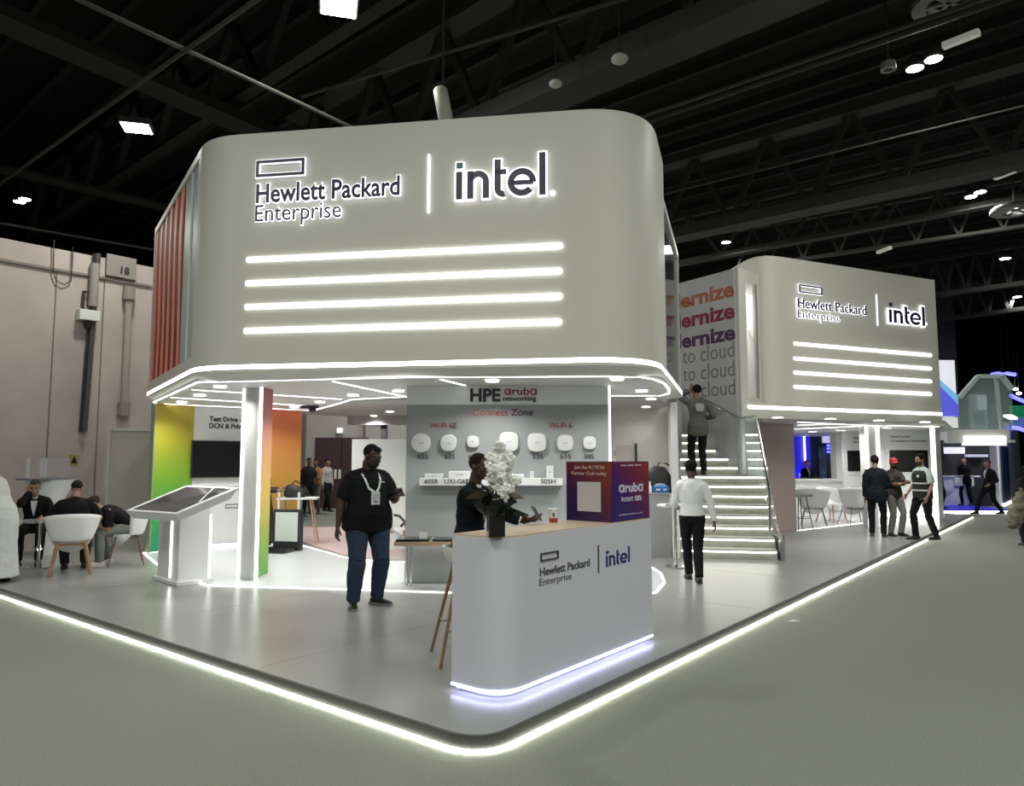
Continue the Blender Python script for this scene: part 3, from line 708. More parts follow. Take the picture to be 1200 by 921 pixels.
ue, _ = TVF.px(314.5, 560); mb = MB(); mb.fbox(TVF, ue-.05, ue, .0, .03, .01, 2.655); mb.build('light_strip', 'ledsoft', ow, world=True)

# Connect zone wall
ZF = Frame((-1.47, 9.95), 90.5)
zl = ZF.px(475, 600)[0]; zr = ZF.px(714.5, 600)[0]
cz = thing('display_wall', 'grey Connect Zone display wall behind the seated man at the counter', 'wall panel', ZF.pt(zl, 0, 0))
_, zh = ZF.px(600, 474)
mb = MB(); mb.fbox(ZF, zl, zr, -.14, 0, .004, zh); mb.build('panel', 'greypanel', cz, world=True)
mb = MB(); mb.fbox(ZF, zl, zr, -.14, .004, zh, 2.655); mb.build('header', mat('header_pale', (.84, .87, .87), .5), cz, world=True)
mb = MB(); mb.fbox(ZF, zl-.05, zr+.1, -.3, .0, .004, .012); mb.build('base_plate', 'inlay', cz, world=True)
mb = MB(); mb.fbox(ZF, zr-.0, zr+.028, -.05, .008, .01, 2.65); mb.build('light_strip', 'ledcol', cz, world=True)
px_text('HPE', ZF, 551, 470, 586.5, 456, 'textdark', cz, n=.006, bold=.035, depth=.012)
ar = grad_mat('aruba_gradient', [(0, (.55, .16, .05)), (.5, (.5, .05, .06)), (1, (.30, .02, .12))], 'X', .85, 1.35)
px_text('\u0251ru', ZF, 591, 462.5, 612, 454, ar, cz, n=.006, bold=.012, depth=.012)
px_text('b\u0251', ZF, 613.5, 462.5, 629, 454, ar, cz, n=.006, bold=.012, depth=.012)
px_text('networking', ZF, 589.5, 469.5, 628.5, 464.5, 'textdark', cz, n=.006, bold=.015, depth=.012)
cg = grad_mat('connect_gradient', [(0, (.55, .16, .08)), (.45, (.40, .03, .07)), (.75, (.05, .02, .08)), (1, (.03, .02, .05))], 'X', .9, 1.75)
px_text('Connect Zone', ZF, 554, 487, 624.5, 479.5, cg, cz, n=.004, bold=.012, depth=.006)
wg = grad_mat('wifi_gradient', [(0, (.45, .12, .08)), (.6, (.35, .03, .07)), (.8, (.06, .02, .06)), (1, (.05, .02, .06))], 'X', .33, .72)
px_text('Wi-Fi 6E', ZF, 503, 501.5, 535, 495.5, wg, cz, n=.004, bold=.008, depth=.006)
wg2 = grad_mat('wifi_gradient2', [(0, (.45, .12, .08)), (.6, (.35, .03, .07)), (.8, (.06, .02, .06)), (1, (.05, .02, .06))], 'X', 1.95, 2.28)
px_text('Wi-Fi 6', ZF, 642.5, 501.5, 670.5, 495.5, wg2, cz, n=.004, bold=.008, depth=.006)
for x0, x1, s in ((489, 501.5, '655'), (521, 533, '635'), (549, 561, '615'), (591, 603, '555'), (624, 636.5, '535'), (656.5, 669, '515'), (684.5, 696, '505')):
    px_text(s, ZF, x0, 537.5, x1, 532.5, 'textdark', cz, n=.004, depth=.004, bold=.012)
# access points on the wall
def access_point(px, py, wpx_, label, sq=.55):
    u, z = ZF.px(px, py); u2, _ = ZF.px(px+wpx_/2, py); r = u2-u
    t = thing('wifi_access_point', label, 'access point', ZF.pt(u, 0, z), 0, 'white access points mounted on the grey wall')
    def shell(rr, n0, n1, b=.0):
        pts = []
        for k in range(28):
            a = 2*pi*k/28; e = sq; x = math.copysign(abs(cos(a))**e, cos(a))*rr; y = math.copysign(abs(sin(a))**e, sin(a))*rr
            pts.append((x, y))
        return pts
    mb = MB(); vs = []; prof = ((r*.92, .0), (r, .02), (r, .04), (r*.93, .058), (r*.7, .064))
    for rr, nn in prof:
        for x, y in shell(rr, 0, 0): vs.append(ZF.pt(u+x, nn, z+y)-t.location)
    f = [(28*j+k, 28*j+(k+1) % 28, 28*j+28+(k+1) % 28, 28*j+28+k) for j in range(4) for k in range(28)]+[tuple(range(112, 140))]
    mb.poly(vs, f); mb.build('casing', 'whitegloss', t, smooth=True)
    mb = MB(); mb.box((-r*.25, -.067, -.008), (r*.25, -.064, .0)); mb.build('badge', mat('badge_grey', (.3, .3, .3), .4), t)
for x, y, wd, s, lb in ((494, 519, 22.5, .9, 'large round white access point above the number 655, leftmost'), (526, 519, 20, .88, 'middle-sized round white access point above the number 635'), (554.5, 517.5, 14.5, .75, 'small rounded access point above the number 615'), (596.5, 517.5, 23.5, .62, 'large square-round access point above the flowers'), (629, 518.5, 22, .62, 'second square-round access point, above the number 535'), (662, 519, 19, .68, 'medium square-round access point above the number 515'), (690.5, 519, 15.5, .68, 'smallest square access point, above the number 505')):
    access_point(x, y, wd, lb, s)
# shelf and the devices on it
us0, zs1 = ZF.px(493, 560); us1, zs0 = ZF.px(658.5, 568.5)
sh = thing('device_shelf', 'long white shelf with model numbers on the grey display wall', 'shelf', ZF.pt(us0, 0, zs0))
mb = MB(); mb.fbox(ZF, us0, us1, 0, .16, zs0, zs1); mb.build('shelf_board', 'white', sh, world=True, bevel=.004)
SF = Frame(ZF.pt(0, .16, 0), 90.5)
for x0, x1, s in ((497.5, 513.5, '605R'), (521, 549, 'UXI-G6E'), (598.5, 611, '565'), (633.5, 651, '505H')):
    px_text(s, SF, x0, 566.5, x1, 561.5, 'textdark', sh, n=.002, depth=.003, bold=.01)
def shelf_box(x0, x1, yt, label, d=.1, rnd=.012):
    a, b = SF.px(x0, yt, -.06)[0], SF.px(x1, yt, -.06)[0]; zt = SF.px(x0, yt, -.06)[1]
    t = thing('network_device', label, 'device', SF.pt(a, -.06, zs1))
    mb = MB(); mb.fbox(SF, a, b, -.06-d*.5, -.02, zs1, zt); mb.build('casing', 'whitegloss', t, world=True, bevel=rnd)
    mb = MB(); mb.fbox(SF, a+(b-a)*.35, a+(b-a)*.65, -.02, -.018, zs1+(zt-zs1)*.45, zs1+(zt-zs1)*.55); mb.build('badge', 'metal', t, world=True)
shelf_box(498, 519, 555, 'flat white device lying above the 605R number', rnd=.006)
shelf_box(526, 552, 552, 'wide white device on the shelf above UXI-G6E', rnd=.006)
shelf_box(598, 614, 555.5, 'low rounded white device above the 565 number', rnd=.01)
shelf_box(621, 625.5, 552, 'thin upright white stick device on the shelf', .05, .006)
shelf_box(640, 648.5, 545.5, 'tall upright white device above the 505H number', .06, .008)
# dark laptop table
ft = at(478, 687); zt = CAM_H-(628-536)/855*ft.y+.0
tt = thing('display_table', 'low table with black top and steel legs left of the counter', 'table', (ft.x, ft.y, 0))
tz = dep(470, 632, ft.y-.1).z
x0 = dep(466, 630, ft.y-.1).x; x1 = dep(531, 630, ft.y-.1).x+.25
mb = MB(); mb.box((x0, ft.y-.40, tz-.05), (x1, ft.y+.04, tz)); mb.build('tabletop', 'wood', tt, world=True)
for x in (ft.x-.02, ft.x+.04, x1-.08): mb = MB(); mb.cyl((x, ft.y), .018, .004, tz-.05, 10); mb.build('leg', 'chrome', tt, world=True, smooth=True)
mb = MB(); mb.box((x0+.02, ft.y-.38, tz), (x0+.44, ft.y-.02, tz+.03)); tag(mb.build('flat_device', 'black', bevel=.006), 'flat black slab device on the low table, left one', 'device')
mb = MB(); mb.box((x0+.48, ft.y-.36, tz), (x0+.80, ft.y-.02, tz+.025)); tag(mb.build('flat_device', 'black', bevel=.006), 'flat black slab device on the low table nearest the counter', 'device')
mb = MB(); p = dep(498, 622, ft.y); mb.box((p.x-.05, p.y-.2, tz+.03), (p.x+.05, p.y-.18, tz+.10)); tag(mb.build('price_card', 'white'), 'small white card standing on the black slab device', 'card')

# rear partitions inside the booth
mb = MB(); PW = Frame((-2.9, 13.6), 90); a = PW.px(411, 600)[0]; b = PW.px(480, 600)[0]; _, hz = PW.px(440, 514.5)
tag(mb.fbox(PW, a, b+.5, -.08, 0, 0.004, hz).build('low_partition', 'white'), 'white half-height partition directly behind the big man', 'partition')
RW = Frame((1.2, 14.6), 90)
t = thing('rear_wall', 'plain off-white inner wall with a door right of the display wall', 'wall panel', RW.pt(0, 0, 0))
mb = MB(); mb.fbox(RW, -.3, RW.px(800, 550)[0], -.1, 0, 0, 2.70); mb.build('panel', mat('offwhite', (.58, .56, .52), .55), t, world=True)
a, z1 = RW.px(722, 522); b, z0 = RW.px(746, 560)
mb = MB(); mb.fbox(RW, a, b, 0, .012, .004, z1); dd = mb.build('door', 'cabwhite', t, world=True)
mb = MB(); mb.fbox(RW, b-.03, b+.015, .0, .03, .004, z1+.04); mb.build('door_edge', 'blackmatt', t, world=True)
u, z = RW.px(721, 531); mb = MB(); mb.fbox(RW, u-.02, u+.01, .0, .05, z-.05, z+.05); link('handle', mb.mesh('h', t.location), 'metal', dd)
# grey service cabinet with bag and blue box
c0 = at(757, 653); c1 = at(786, 653); sc = thing('service_cabinet', 'grey cabinet carrying a black bag beside the stairs', 'cabinet', c0)
zc = dep(760, 579, c0.y).z
mb = MB(); mb.box((c0.x-.35, c0.y, .0), (c1.x, c0.y+.6, zc)); mb.build('body', mat('cab_grey', (.30, .31, .31), .5), sc, world=True, bevel=.006)
mb = MB(); mb.box((c0.x-.37, c0.y-.02, zc), (c1.x+.02, c0.y+.62, zc+.02)); mb.build('top', mat('cab_top', (.42, .42, .41), .4), sc, world=True)
p = dep(771, 560, c0.y+.3); t = thing('backpack', 'black backpack standing on the grey cabinet', 'bag', (p.x, p.y, zc+.02))
mb = MB(); mb.sweep([((0, 0, .0), .24, .12), ((0, 0, .14), .25, .13), ((.01, 0, .3), .22, .11), ((.02, 0, .40), .15, .07)], n=16); mb.build('body', 'blackmatt', t, smooth=True)
mb = MB(); mb.tube([(.0, 0, .44), (.02, 0, .50), (.12, 0, .51), (.2, 0, .46)], .014, 8); mb.build('strap', 'black', t)
p = dep(774, 575, c0.y+.12); t = thing('tissue_box', 'blue box with white marks on the grey cabinet', 'box', (p.x, c0.y+.12, zc+.02))
mb = MB(); mb.box((-.14, -.08, 0), (.14, .08, .11)); mb.build('carton', mat('blue_carton', (.03, .13, .42), .4), t, bevel=.01)
mb = MB(); mb.ell((0, 0, .11), .11, .05, .05); mb.build('tissue', mat('bluepale', (.25, .35, .5), .5), t, smooth=True)
mb = MB(); mb.box((-.09, -.083, .04), (-.02, -.08, .07)); mb.box((.03, -.083, .04), (.09, -.08, .07)); mb.build('printed_mark', 'white', t)
p = dep(762, 575, c0.y+.05); t = thing('hand_sanitizer', 'small white pump bottle on the grey cabinet beside the red and purple cube', 'bottle', (p.x, c0.y+.08, zc+.02))
mb = MB(); mb.lathe([(0, 0), (.035, 0), (.035, .1), (.015, .13), (.012, .17), (0, .17)], n=12); mb.build('bottle', 'whitegloss', t, smooth=True)
mb = MB(); mb.box((-.04, -.01, .17), (.015, .01, .19)); mb.build('pump', 'white', t)

# ================================================================== KIOSK
kn, kl, kr = at(208, 686.5), at(184, 679), at(244, 681.6)
kk = thing('touchscreen_kiosk', 'white touchscreen kiosk with sloping dark screen near the seated group', 'kiosk', kn)
kb = kl+(kr-kn)
mb = MB()
def grow(pts, k):
    c = sum(pts, Vector((0, 0, 0)))/len(pts); return [c+(p-c)*k for p in pts]
quad = [kn, kr, kb, kl]
mb.prism([(p.x, p.y) for p in grow(quad, 1.18)], .004, .05); mb.build('base_plate', 'white', kk, world=True)
mb = MB(); mb.prism([(p.x, p.y) for p in quad], .05, .98); mb.build('pedestal', 'white', kk, world=True)
KL = Frame(kl, math.degrees(math.atan2(kn.x-kl.x, kn.y-kl.y))); kw = (kn-kl).length
mb = MB(); mb.fbox(KL, kw*.62, kw*.62+.03, -.01, .012, .08, .86); mb.build('light_strip', 'led', kk, world=True)
KR2 = Frame(kn, math.degrees(math.atan2(kr.x-kn.x, kr.y-kn.y)))
mb = MB(); u = (kr-kn).length; mb.fbox(KR2, u-.005, u+.02, -.03, .008, .06, .9); mb.build('light_strip', 'ledsoft', kk, world=True)
# sloping head: four top corners surveyed at their heights
ta_ = [at(147, 598, .98), at(207, 602, .98), at(281, 571, 1.30), at(218, 568.5, 1.30)]
bt = [p+(sum(ta_, Vector())/4-p)*.16+Vector((0, 0, -.13)) for p in ta_]
mb = MB(); mb.poly(ta_+bt, ((0, 1, 2, 3), (7, 6, 5, 4), (0, 4, 5, 1), (1, 5, 6, 2), (2, 6, 7, 3), (3, 7, 4, 0))); mb.build('screen_housing', 'whitegloss', kk, world=True, bevel=.008)
nrm = (ta_[1]-ta_[0]).cross(ta_[3]-ta_[0]).normalized()
if nrm.z < 0: nrm = -nrm
def bil(s, t): return (ta_[0]*(1-s)+ta_[1]*s)*(1-t)+(ta_[3]*(1-s)+ta_[2]*s)*t
scq = [bil(.09, .05), bil(.93, .05), bil(.93, .93), bil(.09, .93)]
mb = MB(); mb.poly([p+nrm*.004 for p in scq]+[p-nrm*.01 for p in scq], ((0, 1, 2, 3), (0, 4, 5, 1), (1, 5, 6, 2), (2, 6, 7, 3), (3, 7, 4, 0))); mb.build('touchscreen', mat('kiosk_screen', (.05, .05, .055), .10), kk, world=True)
p1, p2 = bil(.93, .42)+nrm*.008, bil(.62, .93)+nrm*.008
mb = MB(); mb.bar(p1, p2, .02, .006, nrm); mb.build('trim_line', 'whitegloss', kk, world=True)

# ================================================================== RECEPTION COUNTER
cK = Vector((-.073, 5.17, 0)); CR = thing('reception_counter', 'white reception counter with wooden top and company logos in front', 'counter', cK, R(51.5))
Lc, Wc, Hc = 2.20, .47, 1.12
fp = fillet([Vector((0, Wc)), Vector((0, 0)), Vector((Lc, 0))], [.27], 12)
fpl = [(p.x, p.y) for p in fp]+[(Lc, Wc)]
mb = MB(); mb.prism(fpl, .055, Hc-.012); mb.build('body', mat('counter_white', (.68, .67, .76), .35), CR, smooth=True)
mb = MB(); mb.prism([(p.x, p.y) for p in offset_path(fp, .010)]+[(Lc, Wc)], Hc-.02, Hc); mb.build('wood_top', 'woodtop', CR)
mb = MB(); mb.prism([(p.x, p.y) for p in offset_path(fp, .05)]+[(Lc-.04, Wc-.04), (.04, Wc-.04)], .004, .055); mb.build('plinth', 'white', CR)
mb = MB(); ribbon(mb, [Vector(p) for p in fp], -.004, .012, .040, .055); mb.build('light_strip', 'ledblue', CR)
XF = Frame((cK.x, cK.y), 38.5)
u0, z1 = XF.px(633, 650); u1, _ = XF.px(653.5, 646); _, z0 = XF.px(633, 658)
_, z1 = XF.px(633, 648.5)
emblem(XF, u0, u1, z0, z1, .009, 'textdark', CR, depth=.012)
for o in [c for c in C.objects if c.parent == CR and c.name.startswith('emblem')]: o.name = 'emblem'
# lettering on the counter is made in world space, then brought into the counter's turned frame
def world_child(o, root):
    """vertices were written as world minus root location; rotate them into the root's frame"""
    o.data.transform(Matrix.Rotation(-root.rotation_euler.z, 4, 'Z'))
for o in [c for c in C.objects if c.parent == CR and c.name.startswith('emblem')]: world_child(o, CR)
for o in (px_text('Hewlett Packard', XF, 632.5, 675.5, 691, 666, 'textdark', CR, bold=.012, depth=.004),
          px_text('Enterprise', XF, 632, 687, 669.5, 678.5, 'textdark', CR, bold=-.012, depth=.004),
          *intel_letters(XF, 710, 664.5, 738, 645, 'darkblue', CR, n=0, depth=.004, halo=0)):
    world_child(o, CR)
u0, z1 = XF.px(700.3, 639); u1, z0 = XF.px(701.8, 671.5); mb = MB(); mb.fbox(XF, u0, u1, 0, .005, z0, z1); o = mb.build('divider', 'textdark', CR, world=True); world_child(o, CR)
u0, z0 = XF.px(710, 648.5); u1, z1 = XF.px(712.5, 645.3); mb = MB(); mb.fbox(XF, u0, u1, 0, .012, z0, z1); o = mb.build('letter_dot', 'darkblue', CR, world=True); world_child(o, CR)
# promotional cube
def cpt(x, y): v = Matrix.Rotation(R(51.5), 4, 'Z') @ Vector((x, y, 0)); return cK+v
pq = cpt(1.512, .01); pc = thing('promotional_cube', 'red and purple gradient cube standing on the right end of the counter', 'sign', (pq.x, pq.y, Hc), R(51.5))
cubem = bpy.data.materials.new('cube_gradient'); cubem.use_nodes = True; nt = cubem.node_tree; b = nt.nodes['Principled BSDF']; b.inputs['Roughness'].default_value = .35
tc = nt.nodes.new('ShaderNodeTexCoord'); nz = nt.nodes.new('ShaderNodeTexNoise'); nz.inputs['Scale'].default_value = 1.6; nz.inputs['Detail'].default_value = 0
sx = nt.nodes.new('ShaderNodeSeparateXYZ'); ma = nt.nodes.new('ShaderNodeMath'); ma.operation = 'MULTIPLY_ADD'; ma.inputs[1].default_value = 1.25; ma2 = nt.nodes.new('ShaderNodeMath'); ma2.operation = 'ADD'
nt.links.new(tc.outputs['Object'], sx.inputs[0]); nt.links.new(sx.outputs['Z'], ma.inputs[0]); nt.links.new(tc.outputs['Object'], nz.inputs['Vector']); nt.links.new(nz.outputs['Fac'], ma2.inputs[0]); ma2.inputs[1].default_value = -.42
nt.links.new(ma2.outputs[0], ma.inputs[2])
rp = nt.nodes.new('ShaderNodeValToRGB'); rp.color_ramp.elements[0].color = (.035, .018, .13, 1); rp.color_ramp.elements[0].position = .1
e = rp.color_ramp.elements.new(.42); e.color = (.10, .02, .12, 1); rp.color_ramp.elements[-1].color = (.34, .05, .035, 1); rp.color_ramp.elements[-1].position = .72
nt.links.new(ma.outputs[0], rp.inputs[0]); nt.links.new(rp.outputs[0], b.inputs['Base Color'])
hb = .515
mb = MB(); mb.box((0, 0, 0), (.68, .47, hb)); mb.build('box', cubem, pc)
lm = grad_mat('cube_left_print', [(0, (.014, .008, .065)), (.35, (.035, .010, .065)), (.62, (.13, .022, .035)), (1, (.24, .05, .022))], 'Z', -.42, .50, .35, -.9, 'Y')
rm_ = grad_mat('cube_right_print', [(0, (.03, .018, .15)), (.45, (.055, .02, .16)), (.75, (.17, .02, .08)), (1, (.26, .04, .045))], 'Z', -.10, .95, .35, .85, 'X')
mb = MB(); mb.box((-.003, .004, .004), (0, .466, hb-.004)); mb.build('print_panel', lm, pc)
mb = MB(); mb.box((.004, -.003, .004), (.676, 0, hb-.004)); mb.build('print_panel', rm_, pc)
mb = MB(); mb.box((-.002, -.002, hb), (.682, .472, hb+.008)); mb.build('top_edge', mat('cube_top', (.08, .02, .06), .5), pc)
bl = Frame(pq+Vector((LU.x, LU.y, 0))*.47-Vector((RU.x, RU.y, 0))*.004, 38.5+90)   # left face, reads left to right
def rot_child(o): world_child(o, pc); return o
pinkt = mat('text_pink', (.62, .42, .42), .5); lav = mat('text_lavender', (.70, .66, .85), .5)
# left face frame: u from the left corner
for s, x0, x1, y, yt in (('Join the ACTION', 673, 708, 549.5, 545.5), ('Partner Club today', 670, 711, 556.5, 552.5)):
    u0, _ = bl.px(x0, y); u1, _ = bl.px(x1, y); _, zb = bl.px((x0+x1)/2, y); _, zt = bl.px((x0+x1)/2, yt)
    o = lettering(s, bl, u0, u1, zb-0, zt, pinkt, pc, n=.002, depth=.002, bold=.01); rot_child(o)
u0, z0 = bl.px(677, 598.5); u1, z1 = bl.px(704, 565)
mb = MB(); mb.fbox(bl, u0, u1, .0, .004, z0, z1); rot_child(mb.build('blank_card', mat('card_pale', (.55, .52, .52), .5), pc, world=True))
br = Frame(pq-Vector((LU.x, LU.y, 0))*.004, 38.5)
for s, x0, x1, y, yt, bo in (('\u0251rub\u0251', 725, 753, 577, 570, .03), ('instant', 728, 741.5, 588, 581, .0), ('on', 743.5, 751, 586.5, 581, .03)):
    o = px_text(s, br, x0, y+ (0 if s != 'instant' else 0), x1, yt, lav, pc, n=.002, depth=.003, bold=bo, ref=('o' if s != 'instant' else 'H')); rot_child(o)
o = px_text('scan your form', br, 727, 546.3, 751, 543.8, lav, pc, n=.002, depth=.002, bold=.01); rot_child(o)
o = px_text('arubainstanton.com', br, 725, 604.5, 753, 602.7, lav, pc, n=.002, depth=.002, bold=.0); rot_child(o)
# vase with orchids
vp = at(581, 628.5, Hc); vz = thing('flower_vase', 'black square vase on the counter holding white orchids', 'vase', (vp.x, vp.y, Hc), R(12))
mb = MB(); mb.prism([(-.058, -.055), (.058, -.055), (.058, .055), (-.058, .055)], 0, .165); mb.build('vase', 'black', vz, bevel=.006)
orc = thing('orchid_bouquet', 'bunch of white orchids with dark leaves in the black vase', 'flowers', (vp.x, vp.y, Hc+.165))
mb = MB()
for k in range(5):
    mb.tube([(0, 0, -.05), (.01*(k-2), .01*k, .12), (.02*(k-2), .0, .26+.03*k)], .005, 6)
mb.build('stem', mat('stem_green', (.06, .08, .03), .5), orc)
def leaf(a, L, wd, droop, m, z0=.02):
    mb = MB(); n = 6; vs = []; d = Vector((cos(a), sin(a), 0)); sd = Vector((-sin(a), cos(a), 0))
    for i in range(n+1):
        t = i/n; c = d*L*t+Vector((0, 0, z0+droop*(t-1.3*t*t))); hw = wd*sin(pi*min(.97, max(.06, t)))
        sv = (sd*.55+Vector((0, 0, .75)))*hw; vs += [c-sv, c+Vector((0, 0, -.01)), c+sv]
    mb.poly(vs, [(3*i+j, 3*i+j+1, 3*i+3+j+1, 3*i+3+j) for i in range(n) for j in range(2)]); return mb.build('leaf', m, orc, smooth=True)
lfd = mat('leaf_dark', (.010, .012, .011), .15); lfb = mat('leaf_brown', (.09, .065, .04), .5)
for a, L, wd, dr, m, z in ((.2, .20, .045, .05, lfb, .12), (2.9, .22, .04, .06, lfb, .12), (1.5, .18, .05, .08, lfb, .12), (3.9, .16, .05, .0, lfd, .10), (-.5, .17, .06, -.02, lfd, .08), (3.4, .16, .06, -.03, lfd, .06), (5.2, .14, .06, -.04, lfd, .03), (0.1, .15, .05, -.06, lfd, .0), (2.8, .15, .06, -.05, lfd, .02), (4.6, .12, .05, .03, lfd, .06)):
    leaf(a, L, wd, dr, m, z)
mb = MB(); mb.sweep([((0, 0, -.02), .05, .05), ((0, 0, .05), .085, .075), ((0, 0, .12), .06, .055)], n=10); mb.build('leaf_cluster', lfd, orc, smooth=True)
petal = mat('orchid_white', (.86, .86, .82), .5)
blooms = []
random.seed(3)
for k in range(62):
    z = .17+.26*random.random(); x = .022+random.uniform(-.085, .09)*(1.05-.3*abs(z-.33)/.17) + .0; y = random.uniform(-.09, .05)
    blooms.append((x+(.035 if z < .25 else 0), y, z))
blooms += [(.055, -.05, .14), (.075, -.04, .17), (.06, -.03, .11), (.02, -.03, .45), (.04, -.02, .47), (.0, -.03, .44), (.02, -.05, .48)]
for (x, y, z) in blooms:
    mb = MB(); a0 = random.uniform(0, 1); tilt = Matrix.Rotation(random.uniform(-.5, .5), 4, 'Z') @ Matrix.Rotation(random.uniform(-.4, .4), 4, 'X')
    for j in range(5):
        a = a0+2*pi*j/5; L = .040; cv = Vector((cos(a), 0, sin(a))); sd = Vector((-sin(a), 0, cos(a)))
        vs = [Vector((0, 0, 0)), cv*L*.5-sd*.015+Vector((0, -.006, 0)), cv*L*.5+Vector((0, -.012, 0)), cv*L*.5+sd*.015+Vector((0, -.006, 0)), cv*L*.9-sd*.010, cv*L+Vector((0, .004, 0)), cv*L*.9+sd*.010]
        vs = [tilt @ v + Vector((x, y, z)) for v in vs]
        mb.poly(vs, ((0, 1, 2), (0, 2, 3), (1, 4, 5, 2), (2, 5, 6, 3)))
    mb.ell((x, y-.008, z), .007, .006, .007, nu=6, nv=4)
    mb.build('bloom', petal, orc, smooth=True)
# paper cup, phone is with the man
cp = at(648.5, 612, Hc); t = thing('paper_cup', 'white and red paper coffee cup on the counter beside the cube', 'cup', (cp.x, cp.y, Hc))
mb = MB(); mb.lathe([(0, 0), (.033, 0), (.043, .115), (.040, .115), (0, .11)], n=20); mb.build('cup', 'white', t, smooth=True)
mb = MB(); mb.lathe([(.0335, .0), (.0352, .0), (.039, .038), (.037, .038)], n=20); mb.build('red_band', mat('cup_red', (.42, .03, .04), .5), t, smooth=True)
mb = MB(); mb.lathe([(0, .122), (.038, .122), (.046, .118), (.046, .110), (.043, .110)], n=20); mb.build('lid', 'whitegloss', t, smooth=True)
mb = MB(); mb.box((-.008, -.042, .05), (.008, -.038, .085)); mb.build('printed_mark', 'textdark', t)

# ================================================================== STAIRS
SO = at(794, 653); SD_ = R(11); sd = Vector((sin(SD_), cos(SD_), 0)); sr = Vector((cos(SD_), -sin(SD_), 0))
SO = Vector((2.84, 12.42, 0)); SW = 1.52
TF = Frame(SO, 101)   # u across the stair to the right, n towards the viewer
RUN, RISE = .25, .168
st = thing('staircase', 'grey staircase with glowing step edges climbing between the two towers', 'stairs', SO)
def stair_step(k, u0, u1, nm='step'):
    n0 = -RUN*(k-1); z = RISE*k
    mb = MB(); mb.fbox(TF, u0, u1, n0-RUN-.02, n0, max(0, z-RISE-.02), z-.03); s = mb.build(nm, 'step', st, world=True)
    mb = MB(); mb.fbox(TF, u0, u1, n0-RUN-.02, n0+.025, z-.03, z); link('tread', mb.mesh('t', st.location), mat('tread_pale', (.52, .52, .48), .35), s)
    mb = MB(); mb.fbox(TF, u0+.02, u1-.02, n0+.004, n0+.018, z-.050, z-.032); link('light_strip', mb.mesh('l', st.location), mat('led_step', (1, 1, 1), .5, emit=(1, 1, .9), es=7), s)
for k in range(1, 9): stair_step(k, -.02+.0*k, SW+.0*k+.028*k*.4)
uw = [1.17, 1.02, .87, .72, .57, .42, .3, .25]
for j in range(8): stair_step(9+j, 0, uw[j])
for j in range(5):
    k = 9+j; n0 = -RUN*(k-1); z = RISE*k
    mb = MB(); mb.fbox(TF, 1.34+.02*j, 1.72, n0-RUN, n0, z-RISE, z-.02); s = mb.build('step', 'step', st, world=True)
    mb = MB(); mb.fbox(TF, 1.36+.02*j, 1.70, n0, n0+.02, z-.05, z-.03); link('light_strip', mb.mesh('l', st.location), MATS['led_step'], s)
mb = MB(); mb.fbox(TF, -.14, -.02, -4.4, .02, 0, 2.62); mb.build('stringer_panel', 'white', st, world=True)
mb = MB(); mb.fbox(TF, SW+.06, SW+.10, -2.0, .02, 0, .35); mb.build('stringer', 'metal', st, world=True)
me_ = Vector((dep(866, 400, 14.15).x, 14.15, 0)); MF = Frame(me_, -33+180)
# railings
rl = thing('stair_railing', 'glass stair railing with steel handrail right of the white-shirted man', 'railing', TF.pt(SW+.08, 0, 0))
def tf(x, y, n): u, z = TF.px(x, y, n); return TF.pt(u, n, z)
def mfp(x, y, n=.06): u, z = MF.px(x, y, n); return MF.pt(u, n, z)
RP = [tf(902, 622, 0.0), tf(901.5, 575, -.05), tf(886, 488, -1.75), mfp(866, 490), mfp(840, 476), mfp(813, 462)]
mb = MB(); mb.tube(RP, .022, 8); mb.build('handrail', 'chrome', rl, world=True, smooth=True)
mb = MB(); p = TF.pt(SW+.10, .04, 0); mb.bar(p, p+Vector((0, 0, .42)), .04, .04, Vector((0, 1, 0))); mb.build('post', 'chrome', rl, world=True)
p = tf(867, 611, -1.98); mb = MB(); mb.bar((p.x, p.y, 1.34), (p.x, p.y, tf(867, 490, -1.98).z), .035, .035, Vector((0, 1, 0))); mb.build('post', 'metal', rl, world=True)
g = [TF.pt(SW+.09, 0, .25), RP[1], RP[2], TF.pt(TF.px(886, 560, -1.9)[0], -1.9, 1.38)]
mb = MB(); mb.poly(g+[q+Vector((.012, 0, 0)) for q in g], ((0, 1, 2, 3), (7, 6, 5, 4), (0, 4, 5, 1), (1, 5, 6, 2), (2, 6, 7, 3), (3, 7, 4, 0))); mb.build('glass_panel', 'glass', rl, world=True)
g = [Vector((p.x, p.y, 1.36)), RP[3], RP[2], Vector((g[3].x, g[3].y, 1.36))]
mb = MB(); mb.poly(g+[q+Vector((0, .012, 0)) for q in g], ((0, 1, 2, 3), (7, 6, 5, 4), (0, 4, 5, 1), (1, 5, 6, 2), (2, 6, 7, 3), (3, 7, 4, 0))); mb.build('glass_panel', 'glass', rl, world=True)
rl2 = thing('stair_railing', 'dark post railing along the left side of the stairs below the large tower', 'railing', TF.pt(.02, -1.4, 1.2))
a, b = tf(797, 590, -.8), tf(800, 470, -3.2)
mb = MB(); mb.tube([TF.pt(.03, -.5, 1.25), TF.pt(.03, -3.4, 3.2)], .02, 8); mb.build('handrail', 'metal', rl2, world=True)
for k in range(6):
    n = -.5-.55*k; zz = .168*(n/-.25+1); mb = MB(); q = TF.pt(.03, n, zz); mb.bar(q, q+Vector((0, 0, .88)), .025, .025, Vector((0, 1, 0))); mb.build('post', 'metal', rl2, world=True)

